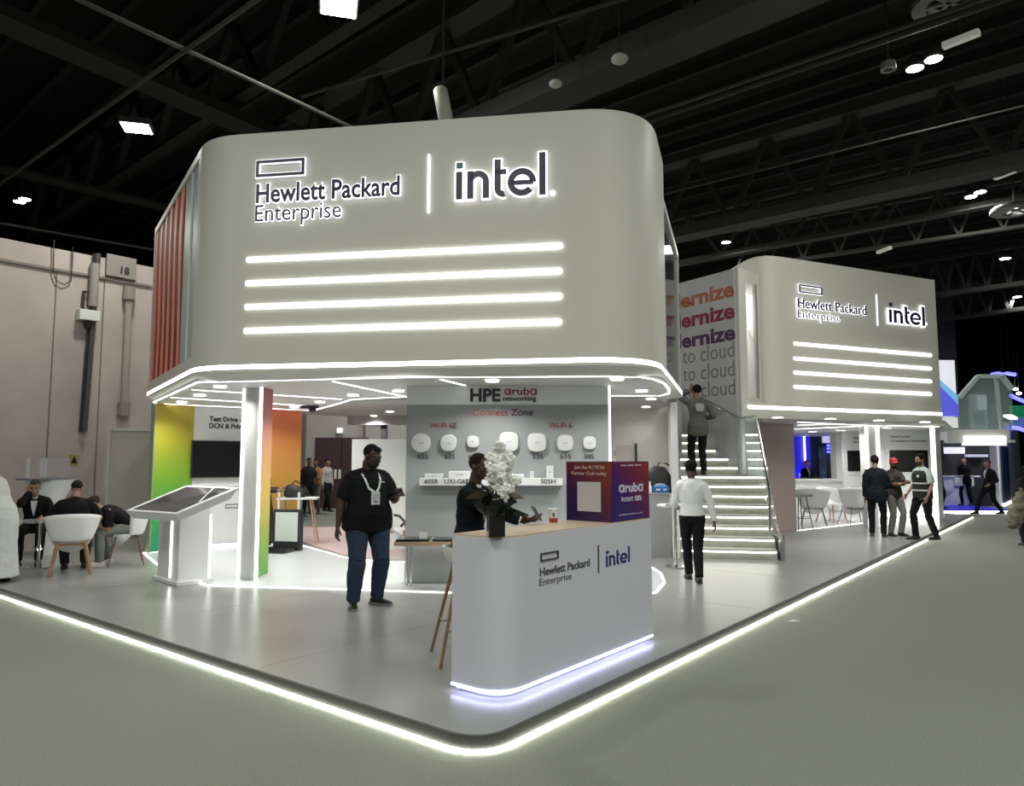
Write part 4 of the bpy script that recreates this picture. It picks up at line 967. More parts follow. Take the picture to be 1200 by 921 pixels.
# ================================================================== MODERNIZE WALL + REAR TOWER
kS = .886
L2 = at(872, 477, 2.79); L2 = Vector((L2.x*kS, L2.y*kS, 0)); F2 = Frame(L2, 65.4)
T2 = thing('exhibition_tower', 'rear white two-storey stand tower with light bars beyond the stairs', 'stand', F2.pt(0, 0, 2.4))
def uF2(x): return F2.px(x, 400)[0]
ztop2 = F2.px(935, 304)[1]
mw = thing('slogan_wall', 'tall grey-white wall with coloured modernize to cloud lettering above the stairs', 'wall panel', me_)
mzt = MF.px(866, 313)[1]
mb = MB(); mb.fbox(MF, -2.6, 0, -.1, 0, 0, mzt); mb.build('panel', 'stairwall', mw, world=True)
u0 = MF.px(798, 350)[0]; u1 = MF.px(860.5, 350)[0]
for s, y, yt, m in (('modernize', 346, 329.5, mat('slogan_orange', (.38, .10, .05), .5)), ('modernize', 371.5, 355, mat('slogan_magenta', (.24, .012, .06), .5)), ('modernize', 397, 381, mat('slogan_purple', (.065, .015, .085), .5))):
    zb = MF.px(862, y)[1]; zt = MF.px(862, yt)[1]
    lettering(s, MF, u0, u1, zb, zt, m, mw, n=.0, depth=.004, bold=.035, ref='i', fitref='ernize')
u0 = MF.px(800, 420)[0]; u1 = MF.px(860.5, 420)[0]
for y, yt in ((417.5, 399), (440, 421.5), (462, 443.5)):
    zb = MF.px(863, y)[1]; zt = MF.px(863, yt)[1]
    lettering('to cloud', MF, u0, u1, zb, zt, 'textgrey', mw, n=.0, depth=.004, bold=-.004, ref='d')
# return with window
ur = uF2(893)
q0 = me_+Vector((.02, -.01, 0)); q1 = F2.pt(ur, -.12, 0); WR = Frame(q0, math.degrees(math.atan2((q1-q0).x, (q1-q0).y))); wl = (q1-q0).length
wa, wzt = WR.px(873.5, 330); wb, wzb = WR.px(890.5, 467)
wzt = WR.px(882, 332)[1]; wzb = WR.px(882, 466)[1]
mb = MB(); mb.fbox(WR, 0, wa, -.1, 0, 2.42, mzt); mb.fbox(WR, wb, wl+.1, -.1, 0, 2.42, mzt); mb.fbox(WR, wa, wb, -.1, 0, wzt, mzt); mb.fbox(WR, wa, wb, -.1, 0, 2.42, wzb)
mb.build('return_panel', 'panel', T2, world=True)
mb = MB(); mb.fbox(WR, wa, wb, -.03, -.02, wzb, wzt); wg_ = mb.build('window_glass', mat('clear_pane', (.8, .85, .85), .05, alpha=.12), T2, world=True)
q_ = WR.pt((wa+wb)/2, -1.0, 5.2); area('room_lamp', q_, .5, 40, (1, 1, .95))
mb = MB(); mb.fbox(WR, wb-.05, wb, -.05, .0, wzb, wzt); link('window_frame', mb.mesh('f', T2.location), 'metal', wg_)
mb = MB(); mb.fbox(WR, wa-.6, wb+.4, -2.3, -2.2, 2.6, mzt-.1); mb.build('inner_wall', 'stairwall', T2, world=True)
for zz in (wzt-.12, wzt-.85): mb = MB(); mb.fbox(WR, wa+.02, wb+.3, -.40, -.36, zz, zz+.035); mb.build('inner_light', 'ledsoft', T2, world=True)
# curved fascia: wraps back at the left with a round corner
fe = F2.pt(uF2(1098.8), 0, 0).to_2d()
cl = F2.pt(uF2(892), 0, 0).to_2d(); bk = cl+Vector((-.25, 1.6))
FP = fillet([bk+Vector((0, 0)), cl+Vector((-.02, -.02)), fe], [.62], 12)
ztr = F2.px(1095, 328)[1]
mb = MB(); ribbon(mb, FP, -.0, -.14, 2.62, ztop2)
mb = MB(); ribbon(mb, FP, 0, .14, 2.70, ztop2); mb.build('fascia_panel', 'panel', T2, world=True, smooth=True, merge=True)
FPl = [F2.pt(uF2(868.5), .03, 0).to_2d(), F2.pt(uF2(1101.5), .03, 0).to_2d()]
FPl = [F2.pt(uF2(870), .0, 0).to_2d(), fe]
z2 = F2.px(980, 480.7)[1]
mb = MB(); ribbon(mb, FPl, -.02, .10, z2-.03, z2+.03); mb.build('light_strip', 'led', T2, world=True)
mb = MB(); ribbon(mb, FPl, -.015, .14, z2+.03, z2+.10); ribbon(mb, FPl, -.015, .14, 2.45, z2-.03); mb.build('base_band', 'panel', T2, world=True)
ue = uF2(1103); _, zlow = F2.px(1104, 376)
mb = MB(); mb.fbox(F2, uF2(1098.8), uF2(1103.8), -.5, -.1, 2.46, F2.px(1102, 376)[1]); mb.build('end_return', 'panel', T2, world=True)
for ya, yb_ in ((402.5, 416.5), (420, 432), (436.5, 447), (453, 462)):
    u0, z0 = F2.px(930, ya); u1, z1 = F2.px(1091, yb_); z = (z0+z1)/2
    mb = MB(); mb.fbox(F2, u0, u1, 0, .018, z-.026, z+.026); mb.build('light_bar', 'led', T2, world=True)
u0, z1 = F2.px(934, 333.5); u1, _ = F2.px(961, 337); _, z0 = F2.px(934, 343)
emblem(F2, u0, u1, z0, z1, .03, 'navy', T2, n=.03, depth=.03, halo=True)
px_text('Hewlett Packard', F2, 933, 360.5, 1013, 349.5, 'navy', T2, n=.03, bold=.012, halo=.028)
px_text('Enterprise', F2, 933, 372.5, 983, 363, 'navy', T2, n=.03, bold=-.01, halo=.03)
u0, z1 = F2.px(1026.3, 345); u1, z0 = F2.px(1028, 382); mb = MB(); mb.fbox(F2, u0, u1, 0, .03, z0, z1); mb.build('divider_light', 'halo', T2, world=True)
intel_letters(F2, 1040, 378, 1081.5, 355, 'navy', T2, halo=.03)
u0, z0 = F2.px(1040.5, 358.8); u1, z1 = F2.px(1043.5, 355.3); mb = MB(); mb.fbox(F2, u0, u1, .03, .05, z0, z1); mb.build('letter_dot', 'darkblue', T2, world=True)
u0, z0 = F2.px(1084.5, 380); mb = MB(); mb.tube([F2.pt(u0, 0, z0), F2.pt(u0, .03, z0)], .03, 10); mb.build('letter_point', 'halo', T2, world=True)
# soffit of the rear tower
z2s = 2.45
sp = [F2.pt(uF2(870), -.02, 0), F2.pt(uF2(1103), -.02, 0), Vector((13.0, 21.5, 0)), Vector((13.0, 27.5, 0)), Vector((7.8, 27.5, 0)), Vector((4.4, 16.6, 0)), Vector((4.45, 14.4, 0))]
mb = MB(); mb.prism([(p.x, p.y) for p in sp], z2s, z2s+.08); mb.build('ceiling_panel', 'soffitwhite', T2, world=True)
for a, b in (((935, 495), (1040, 500)), ((932, 503), (1015, 499.5)), ((1040, 499), (1100, 500.5)), ((935, 498.5), (985, 497))):
    p = at(*a, z2s-.01); q = at(*b, z2s-.01); line_strip('ceiling_led', [p, q], .05, z2s-.006, 'ledsoft', T2)
for p in ((911, 488.7), (973, 490.3), (1030, 492.2), (1084, 494.2), (1040, 501)): downlight(*p, z2s-.0, T2, .11, 11)
for p in ((952, 505.5), (985, 504), (981, 507)): downlight(*p, z2s-.0, T2, .13, 11)
for p in ((9, 20), (10.5, 19), (8.2, 18), (11, 22)): area('downlight_lamp', (*p, z2s-.05), .2, 15, (1, .98, .94), spread=R(140))
# beige wall under the rear tower
pa = at(889, 627); pb = at(934, 622)
BW = Frame((pa.x, pa.y), math.degrees(math.atan2(pb.x-pa.x, pb.y-pa.y))); bl_ = (pb-pa).length
t = thing('beige_wall', 'smooth beige wall panel beside the stairs under the rear tower', 'wall panel', pa)
mb = MB(); mb.fbox(BW, -.6, bl_, -.4, 0, .004, z2s); mb.build('panel', 'pink', t, world=True)
mb = MB(); mb.fbox(BW, -.6, bl_, 0, .004, 2.05, 2.056); mb.build('panel_seam', mat('seam_dark', (.22, .18, .16), .6), t, world=True)
# column 2
c2 = at(1026, 618); t = thing('light_edged_column', 'white column with light strips behind the three standing men', 'column', c2)
CC = Frame((c2.x-.16, c2.y), 90)
mb = MB(); mb.fbox(CC, 0, .34, -.3, 0, .004, z2s); mb.build('shaft', 'white', t, world=True)
for u in (0, .28): mb = MB(); mb.fbox(CC, u-.01, u+.06, 0, .03, .01, z2s-.005); mb.build('light_strip', 'ledcol', t, world=True)
# end wall of the booth
ew = at(1098, 617); t = thing('end_wall', 'white end wall of the rear stand edged with a vertical light', 'wall panel', ew)
S3 = Frame((at(1035, 607).x, 20.2), 90)
EW = Frame((ew.x, ew.y), 0+38.5-12)
a = S3.px(1034, 560)[0]; b = S3.px(1095, 560)[0]
mb = MB(); mb.fbox(S3, a, b+.15, -.12, 0, .004, z2s); mb.build('panel', 'white', t, world=True)
u = S3.px(1096, 560)[0]; q = S3.pt(u, 0, 0); mb = MB(); mb.bar((ew.x+.05, ew.y+.08, 1.2), (q.x+.12, q.y, 1.2), .12, 2.4); mb.build('side_panel', 'white', t, world=True)
mb = MB(); mb.bar((ew.x, ew.y, .01), (ew.x, ew.y, z2s), .07, .07, Vector((0, 1, 0))); mb.build('light_strip', 'ledcol', t, world=True)
px_text('Retail Storage', S3, 1044, 512.5, 1067, 510.5, 'textdark', t, n=.004, depth=.004, bold=.02)
px_text('Consolidation & Acceleration', S3, 1044, 517.5, 1086, 515.5, 'textdark', t, n=.004, depth=.004, bold=.02)
def telly(fr, x0, y0, x1, y1, label):
    a, zt = fr.px(x0, y0); b, zb = fr.px(x1, y1); tv = thing('television', label, 'television', fr.pt(a, 0, zb))
    mb = MB(); mb.fbox(fr, a-.1, b+.1, .0, .03, zb-.1, zt+.1); mb.build('frame', 'whitegloss', tv, world=True)
    mb = MB(); mb.fbox(fr, a, b, .03, .06, zb, zt); mb.build('screen', 'screen', tv, world=True)
telly(S3, 1041.5, 527.5, 1087, 553, 'black wall screen behind the man in the vest')
mb = MB(); a1, z0 = S3.px(1036, 604); b1, z1 = S3.px(1094, 600); mb.fbox(S3, a1, b1, .02, .05, z0, z0+.05); mb.build('kick_light', 'led', t, world=True)
S4 = Frame((at(990, 607).x, 21.5), 90); a = S4.px(990, 560)[0]; b = S4.px(1018, 560)[0]
t = thing('screen_wall', 'narrow white wall with a black screen left of the light-edged rear column', 'wall panel', S4.pt(a, 0, 0))
mb = MB(); mb.fbox(S4, a, b, -.12, 0, .004, z2s); mb.build('panel', 'white', t, world=True)
px_text('Retail solutions', S4, 1000, 514.5, 1016, 512, 'textdark', t, n=.004, depth=.004, bold=.02)
px_text('for business', S4, 1000, 519, 1016, 516.5, 'textdark', t, n=.004, depth=.004, bold=.02)
telly(S4, 992, 528, 1015.5, 552, 'black wall screen left of the man in the navy suit')
a1, z1 = S4.px(997, 570.5); b1, z0 = S4.px(1009, 573.5); mb = MB(); mb.fbox(S4, a1, b1, 0, .01, z0, z1); mb.build('handle_slot', MATS['slot_grey'], t, world=True)
# low white counter with window opening to the blue stand
S5 = Frame((at(934, 607).x, 22.5), 90); a = S5.px(930, 580)[0]; b = S5.px(990, 580)[0]; _, zc2 = S5.px(960, 561)
t = thing('low_counter', 'low white counter with a shelf edge in front of the blue stand', 'counter', S5.pt(a, 0, 0))
mb = MB(); mb.fbox(S5, a, b, -.4, 0, .004, zc2-.06); mb.build('body', 'white', t, world=True)
mb = MB(); mb.fbox(S5, a, b, -.44, .06, zc2-.06, zc2); mb.build('top', 'whitegloss', t, world=True)
mb = MB(); mb.fbox(S5, b-.22, b, -.4, .02, zc2, z2s); mb.build('post', 'white', t, world=True)
for x in (937, 950): 
    u, z = S5.px(x, 559.5); mb = MB(); mb.fbox(S5, u, u+.38, -.2, -.02, zc2, zc2+.03); tag(mb.build('flat_device', 'black'), ('flat black device at the left end of the low white counter' if x == 937 else 'flat black device in the middle of the low white counter'), 'device')
# window back: the blue stand beyond
BS = Frame((6.5, 27.0), 90)
a = BS.px(925, 560)[0]; b = BS.px(996, 560)[0]; z0, z1 = 0, BS.px(960, 505)[1]
t = thing('neighbour_stand', 'deep blue and dark neighbouring stand seen over the low counter', 'stand', BS.pt(a, 0, 0))
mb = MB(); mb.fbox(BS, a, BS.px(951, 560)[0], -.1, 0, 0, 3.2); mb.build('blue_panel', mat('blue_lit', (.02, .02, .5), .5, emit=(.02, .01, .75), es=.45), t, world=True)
mb = MB(); mb.fbox(BS, BS.px(951, 560)[0], BS.px(981, 560)[0], -.1, 0, 0, 3.2); mb.build('dark_panel', mat('dark_navy', (.02, .03, .06), .3, var=.5, vscale=1.5), t, world=True)
mb = MB(); mb.fbox(BS, BS.px(981, 560)[0], b+.6, -.1, .05, 0, 3.2); mb.build('brown_panel', mat('dark_brown', (.07, .06, .065), .5), t, world=True)
for x0, x1, ya, yb_, m in ((940.5, 943, 505, 541, 'ledsoft'), (980, 983, 525, 561, 'led')):
    u0, z1 = BS.px(x0, ya); u1, z0 = BS.px(x1, yb_); mb = MB(); mb.fbox(BS, u0, u1, 0.05, .12, z0, z1); mb.build('light_strip', m, t, world=True)
u0, z1 = BS.px(963, 506); u1, z0 = BS.px(977.5, 519); mb = MB(); mb.fbox(BS, u0, u1, 0.0, .1, z0, z1); mb.build('white_sign', mat('sign_white', (.7, .7, .75), .5, emit=(.8, .8, 1), es=.5), t, world=True)
for y in (522, 525.5, 529.5):
    u0, z1 = BS.px(969, y-1); u1, z0 = BS.px(979, y+1); mb = MB(); mb.fbox(BS, u0, u1, 0.0, .12, z0, z1); mb.build('blue_light', 'neon', t, world=True)
u0, z1 = BS.px(959, 524); u1, z0 = BS.px(968, 560); mb = MB(); mb.fbox(BS, u0, u1, 0.0, .06, z0, z1); mb.build('poster', mat('poster_teal', (.10, .16, .20), .4, var=.6, vscale=3), t, world=True)
for y in (556, 560):
    u0, z1 = BS.px(935, y-1.2); u1, z0 = BS.px(944, y+1.2); mb = MB(); mb.fbox(BS, u0, u1, .1, .3, z0, z1); mb.build('blue_light', 'neon', t, world=True)
# ================================================================== FAR STANDS ON THE RIGHT
NF = Frame((at(1105, 602, -.1).x, at(1105, 602, -.1).y), 90)
t = thing('glass_topped_stand', 'white neighbouring stand with glass upper deck and blue glowing floor', 'stand', NF.pt(0, 0, -.1))
def nbox(nm, x0, y0, x1, y1, n0, n1, m, par=None, fr=NF):
    u0, z1 = fr.px(x0, y0, n1); u1, z0 = fr.px(x1, y1, n1); mb = MB(); mb.fbox(fr, u0, u1, n0, n1, z0, z1)
    return mb.build(nm, m, par or t, world=True)
nbox('fascia', 1110, 503, 1184, 519, -.5, .1, 'white')
nbox('deck_edge', 1108, 515.5, 1190, 518.5, -2.0, .0, 'white')
gz = [(1122, 502), (1124, 466), (1146, 441), (1174, 441), (1186, 456), (1187, 505)]
g = [NF.pt(NF.px(x, y)[0], 0, NF.px(x, y)[1]) for x, y in gz]
mb = MB(); n_ = len(g); mb.poly(g+[p+Vector((0, .08, 0)) for p in g], [tuple(range(n_)), tuple(range(2*n_-1, n_-1, -1))]+[(i, (i+1) % n_, n_+(i+1) % n_, n_+i) for i in range(n_)]); mb.build('glass_gable', mat('gable_glass', (.45, .58, .58), .1, alpha=.35), t, world=True)
mb = MB()
for a, b in zip(g[1:4], g[2:5]): mb.bar(a, b, .14, .12)
mb.build('gable_frame', mat('frame_pale', (.45, .52, .52), .4), t, world=True)
mb = MB(); mb.bar(g[3]+Vector((-.2, 0, 0)), NF.pt(NF.px(1174, 505)[0], 0, NF.px(1174, 505)[1]), .09, .09, Vector((0, 1, 0))); mb.build('glass_post', MATS['frame_pale'], t, world=True)
nbox('inner_panel', 1136, 462, 1158, 502, -2.6, -2.5, mat('inner_teal', (.12, .16, .18), .5))
nbox('inner_panel', 1145, 463, 1157, 480, -2.3, -2.2, mat('inner_pale', (.30, .36, .38), .5))
nbox('inner_panel', 1160, 475, 1170, 500, -2.3, -2.2, 'blackmatt')
nbox('back_wall', 1102, 519, 1166, 603, -3.6, -3.5, mat('stand_dark', (.025, .025, .032), .5))
nbox('ceiling_panel', 1102, 516, 1172, 519, -3.6, -.1, 'blackmatt')
nbox('lit_sign', 1131, 510.5, 1180, 522, .0, .2, mat('sign_warm', (1, 1, 1), .5, emit=(1, .93, .90), es=.85))
nbox('lit_sign', 1110, 524, 1131, 531.5, -.3, -.1, mat('sign_lilac', (1, 1, 1), .5, emit=(.75, .72, 1), es=.8))
nbox('shelf_light', 1134, 532.5, 1158, 535.5, -3.4, -3.2, mat('shelf_lit', (.5, .5, .6), .5, emit=(.6, .6, .9), es=.3))
nbox('pillar', 1166, 519, 1172, 592, -.6, -.3, 'white')
u0, _ = NF.px(1105, 600); u1, _ = NF.px(1172, 600)
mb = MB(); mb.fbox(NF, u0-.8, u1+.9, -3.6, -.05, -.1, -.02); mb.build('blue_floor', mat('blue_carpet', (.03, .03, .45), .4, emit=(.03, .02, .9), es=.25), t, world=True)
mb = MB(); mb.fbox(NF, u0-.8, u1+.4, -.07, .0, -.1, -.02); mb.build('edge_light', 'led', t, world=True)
SR = Frame(at(1172, 594, -.1)+Vector((.1, .1, .1)), 38.5)
t2 = thing('side_stand', 'far white stand with dark blue doorway along the right aisle', 'stand', SR.pt(0, 0, -.1))
def sbox(nm, x0, y0, x1, y1, n0, n1, m): return nbox(nm, x0, y0, x1, y1, n0, n1, m, t2, SR)
u0, _ = SR.px(1172, 560); u1, _ = SR.px(1184, 560)
mb = MB(); mb.fbox(SR, u0, u1, -.2, -.0, -.1, SR.px(1172, 519)[1]); mb.build('white_frame', 'white', t2, world=True)
mb = MB(); ua_, _ = SR.px(1173.5, 560); ub_, _ = SR.px(1182, 560); mb.fbox(SR, ua_, ub_, 0, .05, .0, SR.px(1173, 523)[1]); mb.build('blue_door', mat('door_navy', (.02, .03, .10), .3), t2, world=True)
mb = MB(); mb.fbox(SR, u1, u1+2.0, -.3, -.2, -.1, 3.2); mb.build('pale_panel', mat('pale_teal', (.30, .40, .43), .4), t2, world=True)
mb = MB(); mb.fbox(SR, u1+2.0, u1+9, -.3, -.2, -.1, 3.2); mb.build('pale_panel', mat('pale_teal2', (.45, .5, .55), .4), t2, world=True)
mb = MB(); mb.fbox(SR, u0, u1+2, 0.05, .1, -.1, -.05); mb.build('edge_light', 'ledsoft', t2, world=True)
mb = MB(); mb.fbox(SR, u1+1, u1+4, -.2, .1, 3.4, 3.5); mb.build('roof_light', 'ledsoft', t2, world=True)
# reception desk in the far stand
p = at(1107, 592, -.02); t = thing('reception_desk', 'small white desk on the blue glowing floor of the far stand', 'counter', p)
mb = MB(); mb.box((0, 0, 0), (.9, .6, 1.0)); mb.build('body', 'white', t)
mb = MB(); mb.box((-.05, -.05, 1.0), (1.3, .65, 1.05)); mb.build('top', 'whitegloss', t)
area('stand_fill', (18.5, 24.5, 4.6), .5, 130, (.9, .95, 1))  # added area light without a fixture, brightens the pale far panels
area('stand_fill', NF.pt(1.5, -1.8, 3.0), .4, 60, (.95, .95, 1))
p = at(1134, 592, -.02); t = thing('bar_chair', 'white low-backed chair at the far stand desk', 'chair', p)
mb = MB(); mb.box((-.45, -.05, .68), (.25, .03, 1.05)); mb.box((-.42, .0, .62), (.22, .42, .68)); mb.build('seat', 'white', t, bevel=.02)
mb = MB(); mb.cyl((-.1, .2), .03, .02, .62, 10); mb.cyl((-.1, .2), .2, 0, .02, 16); mb.build('pedestal', 'chrome', t)
# tall banner
NB = Frame((at(1112, 600, -.1).x, 21.6), 90)
t = thing('hanging_banner', 'tall glowing white banner with blue swoosh right of the rear tower', 'banner', NB.pt(NB.px(1103, 500)[0], 0, NB.px(1103, 503)[1]))
nbox('banner_body', 1100, 422, 1122, 488, -.3, 0, mat('banner_white', (.85, .85, .92), .4, emit=(.85, .85, 1), es=.55), t, NB)
z0 = NB.px(1100, 488)[1]; zc_ = NB.px(1100, 455)[1]; ua_ = NB.px(1100, 460)[0]; ub_ = NB.px(1122, 460)[0]
mb = MB(); mb.poly([NB.pt(ua_, .01, z0), NB.pt(ub_, .01, z0), NB.pt(ub_, .01, z0+.35), NB.pt((ua_+ub_)/2, .01, z0+.65), NB.pt(ua_, .01, z0+.95)], ((0, 1, 2, 3, 4),)); mb.build('blue_swoosh', mat('swoosh', (.1, .12, .7), .4, emit=(.12, .14, .9), es=.5), t, world=True)
mb = MB(); mb.poly([NB.pt(ua_, .008, z0+.7), NB.pt(ub_, .008, z0+.3), NB.pt(ub_, .008, z0+.62), NB.pt(ua_, .008, z0+1.15)], ((0, 1, 2, 3),)); mb.build('pale_swoosh', mat('swoosh2', (.2, .5, .8), .4, emit=(.2, .5, .9), es=.5), t, world=True)
nbox('lower_sign', 1103, 489, 1123, 501.5, -.1, .05, mat('banner_low', (.85, .85, .85), .4, emit=(1, 1, 1), es=.35), t, NB)
t = thing('dark_hall_column', 'blue-grey hall column rising behind the hanging banner', 'column', dep(1115, 560, 34)); p = dep(1115, 560, 34)
mb = MB(); mb.box((p.x-.55, 34, -.1), (p.x+.55, 34.8, 11)); mb.build('shaft', mat('col_blue', (.03, .035, .06), .7), t, world=True)
# neon rings and bits far right
t = thing('neon_sign', 'curved blue neon line above the glass deck at far right', 'sign', dep(1170, 438, 36))
mb = MB(); mb.tube([dep(x, y, 36) for x, y in ((1162, 439), (1170, 437.5), (1180, 437.5), (1190, 439))], .09, 6); mb.build('tube', 'neon', t, world=True)
q = dep(1175, 437.5, 36); mb = MB(); mb.tube([q, (q.x, 36, 10.9)], .02, 5); mb.build('hanging_rod', 'truss', t, world=True)
t = thing('neon_sign', 'blue neon line lower at the right edge below the spotlights', 'sign', dep(1190, 468, 34))
mb = MB(); mb.tube([dep(x, y, 34) for x, y in ((1184, 463), (1192, 467), (1204, 472))], .09, 6); mb.build('tube', 'neon', t, world=True)
t = thing('neon_sign', 'blue neon band at the right edge over the side stand', 'sign', dep(1190, 500, 33))
mb = MB(); mb.tube([dep(x, y, 33) for x, y in ((1186, 501), (1194, 502), (1206, 506))], .09, 6); mb.build('tube', 'neon', t, world=True)
t = thing('colour_screen', 'dim green and blue screen high at the right edge', 'screen', dep(1190, 480, 35))
p, q = dep(1186, 489, 35), dep(1215, 475, 35)
mb = MB(); mb.box((p.x, 35, p.z), (q.x, 35.2, q.z)); mb.build('green_field', mat('scr_green', (.02, .2, .08), .5, emit=(.02, .3, .12), es=.35), t, world=True)
p, q = dep(1186, 500, 35), dep(1215, 489, 35)
mb = MB(); mb.box((p.x, 35, p.z), (q.x, 35.2, q.z)); mb.build('blue_field', mat('scr_blue', (.1, .15, .4), .5, emit=(.12, .2, .6), es=.4), t, world=True)
for k, (x, y) in enumerate(((1183, 451), (1190, 456), (1194, 461))):
    p = dep(x, y, 36); t = thing('spot_lamp', 'small white spotlight left of the right edge, %s of the row of three' % ('highest', 'middle', 'lowest')[k], 'lamp', p); mb = MB(); mb.ell((0, 0, 0), .11, .11, .07, nu=10, nv=6); mb.build('lens', 'lamp', t, smooth=True); mb = MB(); mb.tube([(0, 0, .04), (0, 0, 10.9-p.z)], .02, 5); mb.build('hanging_rod', 'truss', t)
# dark rest of the hall
mb = MB(); mb.box((20, 60, -.1), (60, 60.5, 11)); structure(mb.build('wall_far', 'roof'))
mb = MB(); mb.box((-8, 60, -.1), (20, 60.5, 11)); structure(mb.build('wall_far_left', 'roof'))
mb = MB(); mb.box((60, -10, -.1), (60.5, 60, 11)); structure(mb.build('wall_right', 'roof'))
# panels behind the seated group
t = thing('acrylic_stand', 'clear acrylic stand with pale edges against the left wall', 'stand', at(40, 650))
for x, y0, y1, wd in ((33, 537, 575, .06), (51, 537, 590, .12)):
    p = dep(x, y0, 13.1); q = dep(x, y1, 13.1); mb = MB(); mb.box((p.x-wd/2, 13.1, .0), (p.x+wd/2, 13.12, p.z)); mb.build('edge_panel', mat('acrylic_edge', (.60, .60, .62), .3), t, world=True)
p = dep(40, 537, 13.1); q = dep(78, 600, 13.1); mb = MB(); mb.box((p.x, 13.14, .0), (q.x, 13.15, p.z)); mb.build('sheet', mat('acrylic_sheet', (.6, .58, .57), .2, alpha=.25), t, world=True)
p = dep(62, 562, 12.9); t = thing('white_pedestal', 'white round pedestal display behind the seated men', 'pedestal', (p.x, 12.9, 0))
mb = MB(); mb.sweep([((0, 0, .0), .22, .22), ((0, 0, p.z-.3), .22, .22), ((0, 0, p.z), .38, .30)], n=18, cap=0); mb.build('body', 'whitegloss', t, smooth=True)
mb = MB(); mb.cyl((-.15, 0), .42, p.z, p.z+.03, 20); mb.build('dark_top', 'textgrey', t)
# ================================================================== CHAIRS
def shell_chair(loc, rz, label, leg='woodleg', shell='chairwhite', H=.46, thin=False, group=None, s=1.0, lw=.02):
    """moulded armchair shell on four splayed legs; faces -Y"""
    t = thing('shell_chair', label, 'chair', loc, rz, group)
    n, m_ = 13, 9; vs = []; fs = []
    for j in range(m_):
        v = j/(m_-1)
        for i in range(n):
            a = -1.15+2.3*i/(n-1)                       # angle around the back, 0 = rear centre
            back = cos(a*.72)
            r = (.20+.10*v)*s; hgt = (.36*v**1.4)*(.55+.45*back)*s
            x = sin(a*1.35)*r*1.08; y = cos(a*1.35)*r*.92
            vs.append(Vector((x, y+.02, H+.015+hgt)))
    for j in range(m_-1):
        for i in range(n-1): fs.append((j*n+i, j*n+i+1, (j+1)*n+i+1, (j+1)*n+i))
    mb = MB(); mb.poly(vs, fs); me = mb.mesh('shell')
    o = link('backrest', me, shell, t, smooth=True); md = o.modifiers.new('thick', 'SOLIDIFY'); md.thickness = .02; md.offset = 0
    mb = MB(); mb.sweep([((0, .03, H-.025), .19*s, .19*s), ((0, .0, H+.005), .225*s, .225*s), ((0, .0, H+.02), .21*s, .21*s)], n=18, cap=0); mb.build('seat', shell, t, smooth=True)
    w_ = lw if not thin else .011
    for sx in (-1, 1):
        for sy in (-1, 1):
            mb = MB(); mb.sweep([((sx*.15*s, sy*.14*s, H-.01), w_, w_), ((sx*.235*s, sy*.225*s, .0), w_*.75, w_*.75)], n=8, cap=0); mb.build('leg', leg, t, smooth=True)
    mb = MB()
    for sx in (-1, 1): mb.bar((sx*.155*s, -.145*s, H-.035), (sx*.155*s, .145*s, H-.035), .02, .025)
    for sy in (-1, 1): mb.bar((-.155*s, sy*.145*s, H-.035), (.155*s, sy*.145*s, H-.035), .02, .025)
    mb.build('leg_frame', leg, t)
    return t
p = at(82, 671.5); shell_chair((p.x, p.y, 0), R(180+30), 'white shell armchair with thick wooden legs holding the man seen from behind', s=1.10, lw=.03)
p = at(147, 661); shell_chair((p.x, p.y, 0), R(-60), 'white shell chair with thin brown legs under the leaning man', leg='copper', thin=True, s=1.1)
p = at(462, 652); shell_chair((p.x, p.y, 0), R(100), 'white shell chair with wooden legs half hidden by the big man', leg='woodleg', s=1.05)
t = thing('folded_stroller', 'black gadget on the seat of the chair beside the display wall', 'bag', (p.x+.1, p.y, .48))
mb = MB(); mb.tube([(-.12, 0, .22), (-.02, 0, .20), (.08, -.03, .1), (.1, 0, .0)], .022, 6); mb.tube([(.0, .02, .02), (.1, .0, .12), (.16, 0, .2)], .02, 6); mb.build('frame', 'blackmatt', t)
for x, y, rz, lg, s, lb in ((954, 616, 160, 'copper', 1.25, 'white chair with thin dark legs, leftmost under the rear tower'), (975, 612, 30, 'woodred', 1.2, 'white chair with reddish wooden legs between the two dark-legged chairs'), (1003, 616, 185, 'copper', 1.35, 'white chair with thin dark legs nearest the man in the navy suit')):
    p = at(x, y); shell_chair((p.x, p.y, 0), R(rz), lb, leg=lg, thin=(lg == 'copper'), s=s)
p = at(985, 612); t = thing('round_table', 'white round table between the chairs under the rear tower', 'table', (p.x+.35, p.y+.5, 0))
mb = MB(); mb.cyl((0, 0), .42, .71, .74, 24); mb.build('tabletop', 'whitegloss', t, smooth=True)
mb = MB(); mb.cyl((0, 0), .03, .02, .71, 10); mb.cyl((0, 0), .24, .0, .02, 18); mb.build('pedestal', 'white', t)
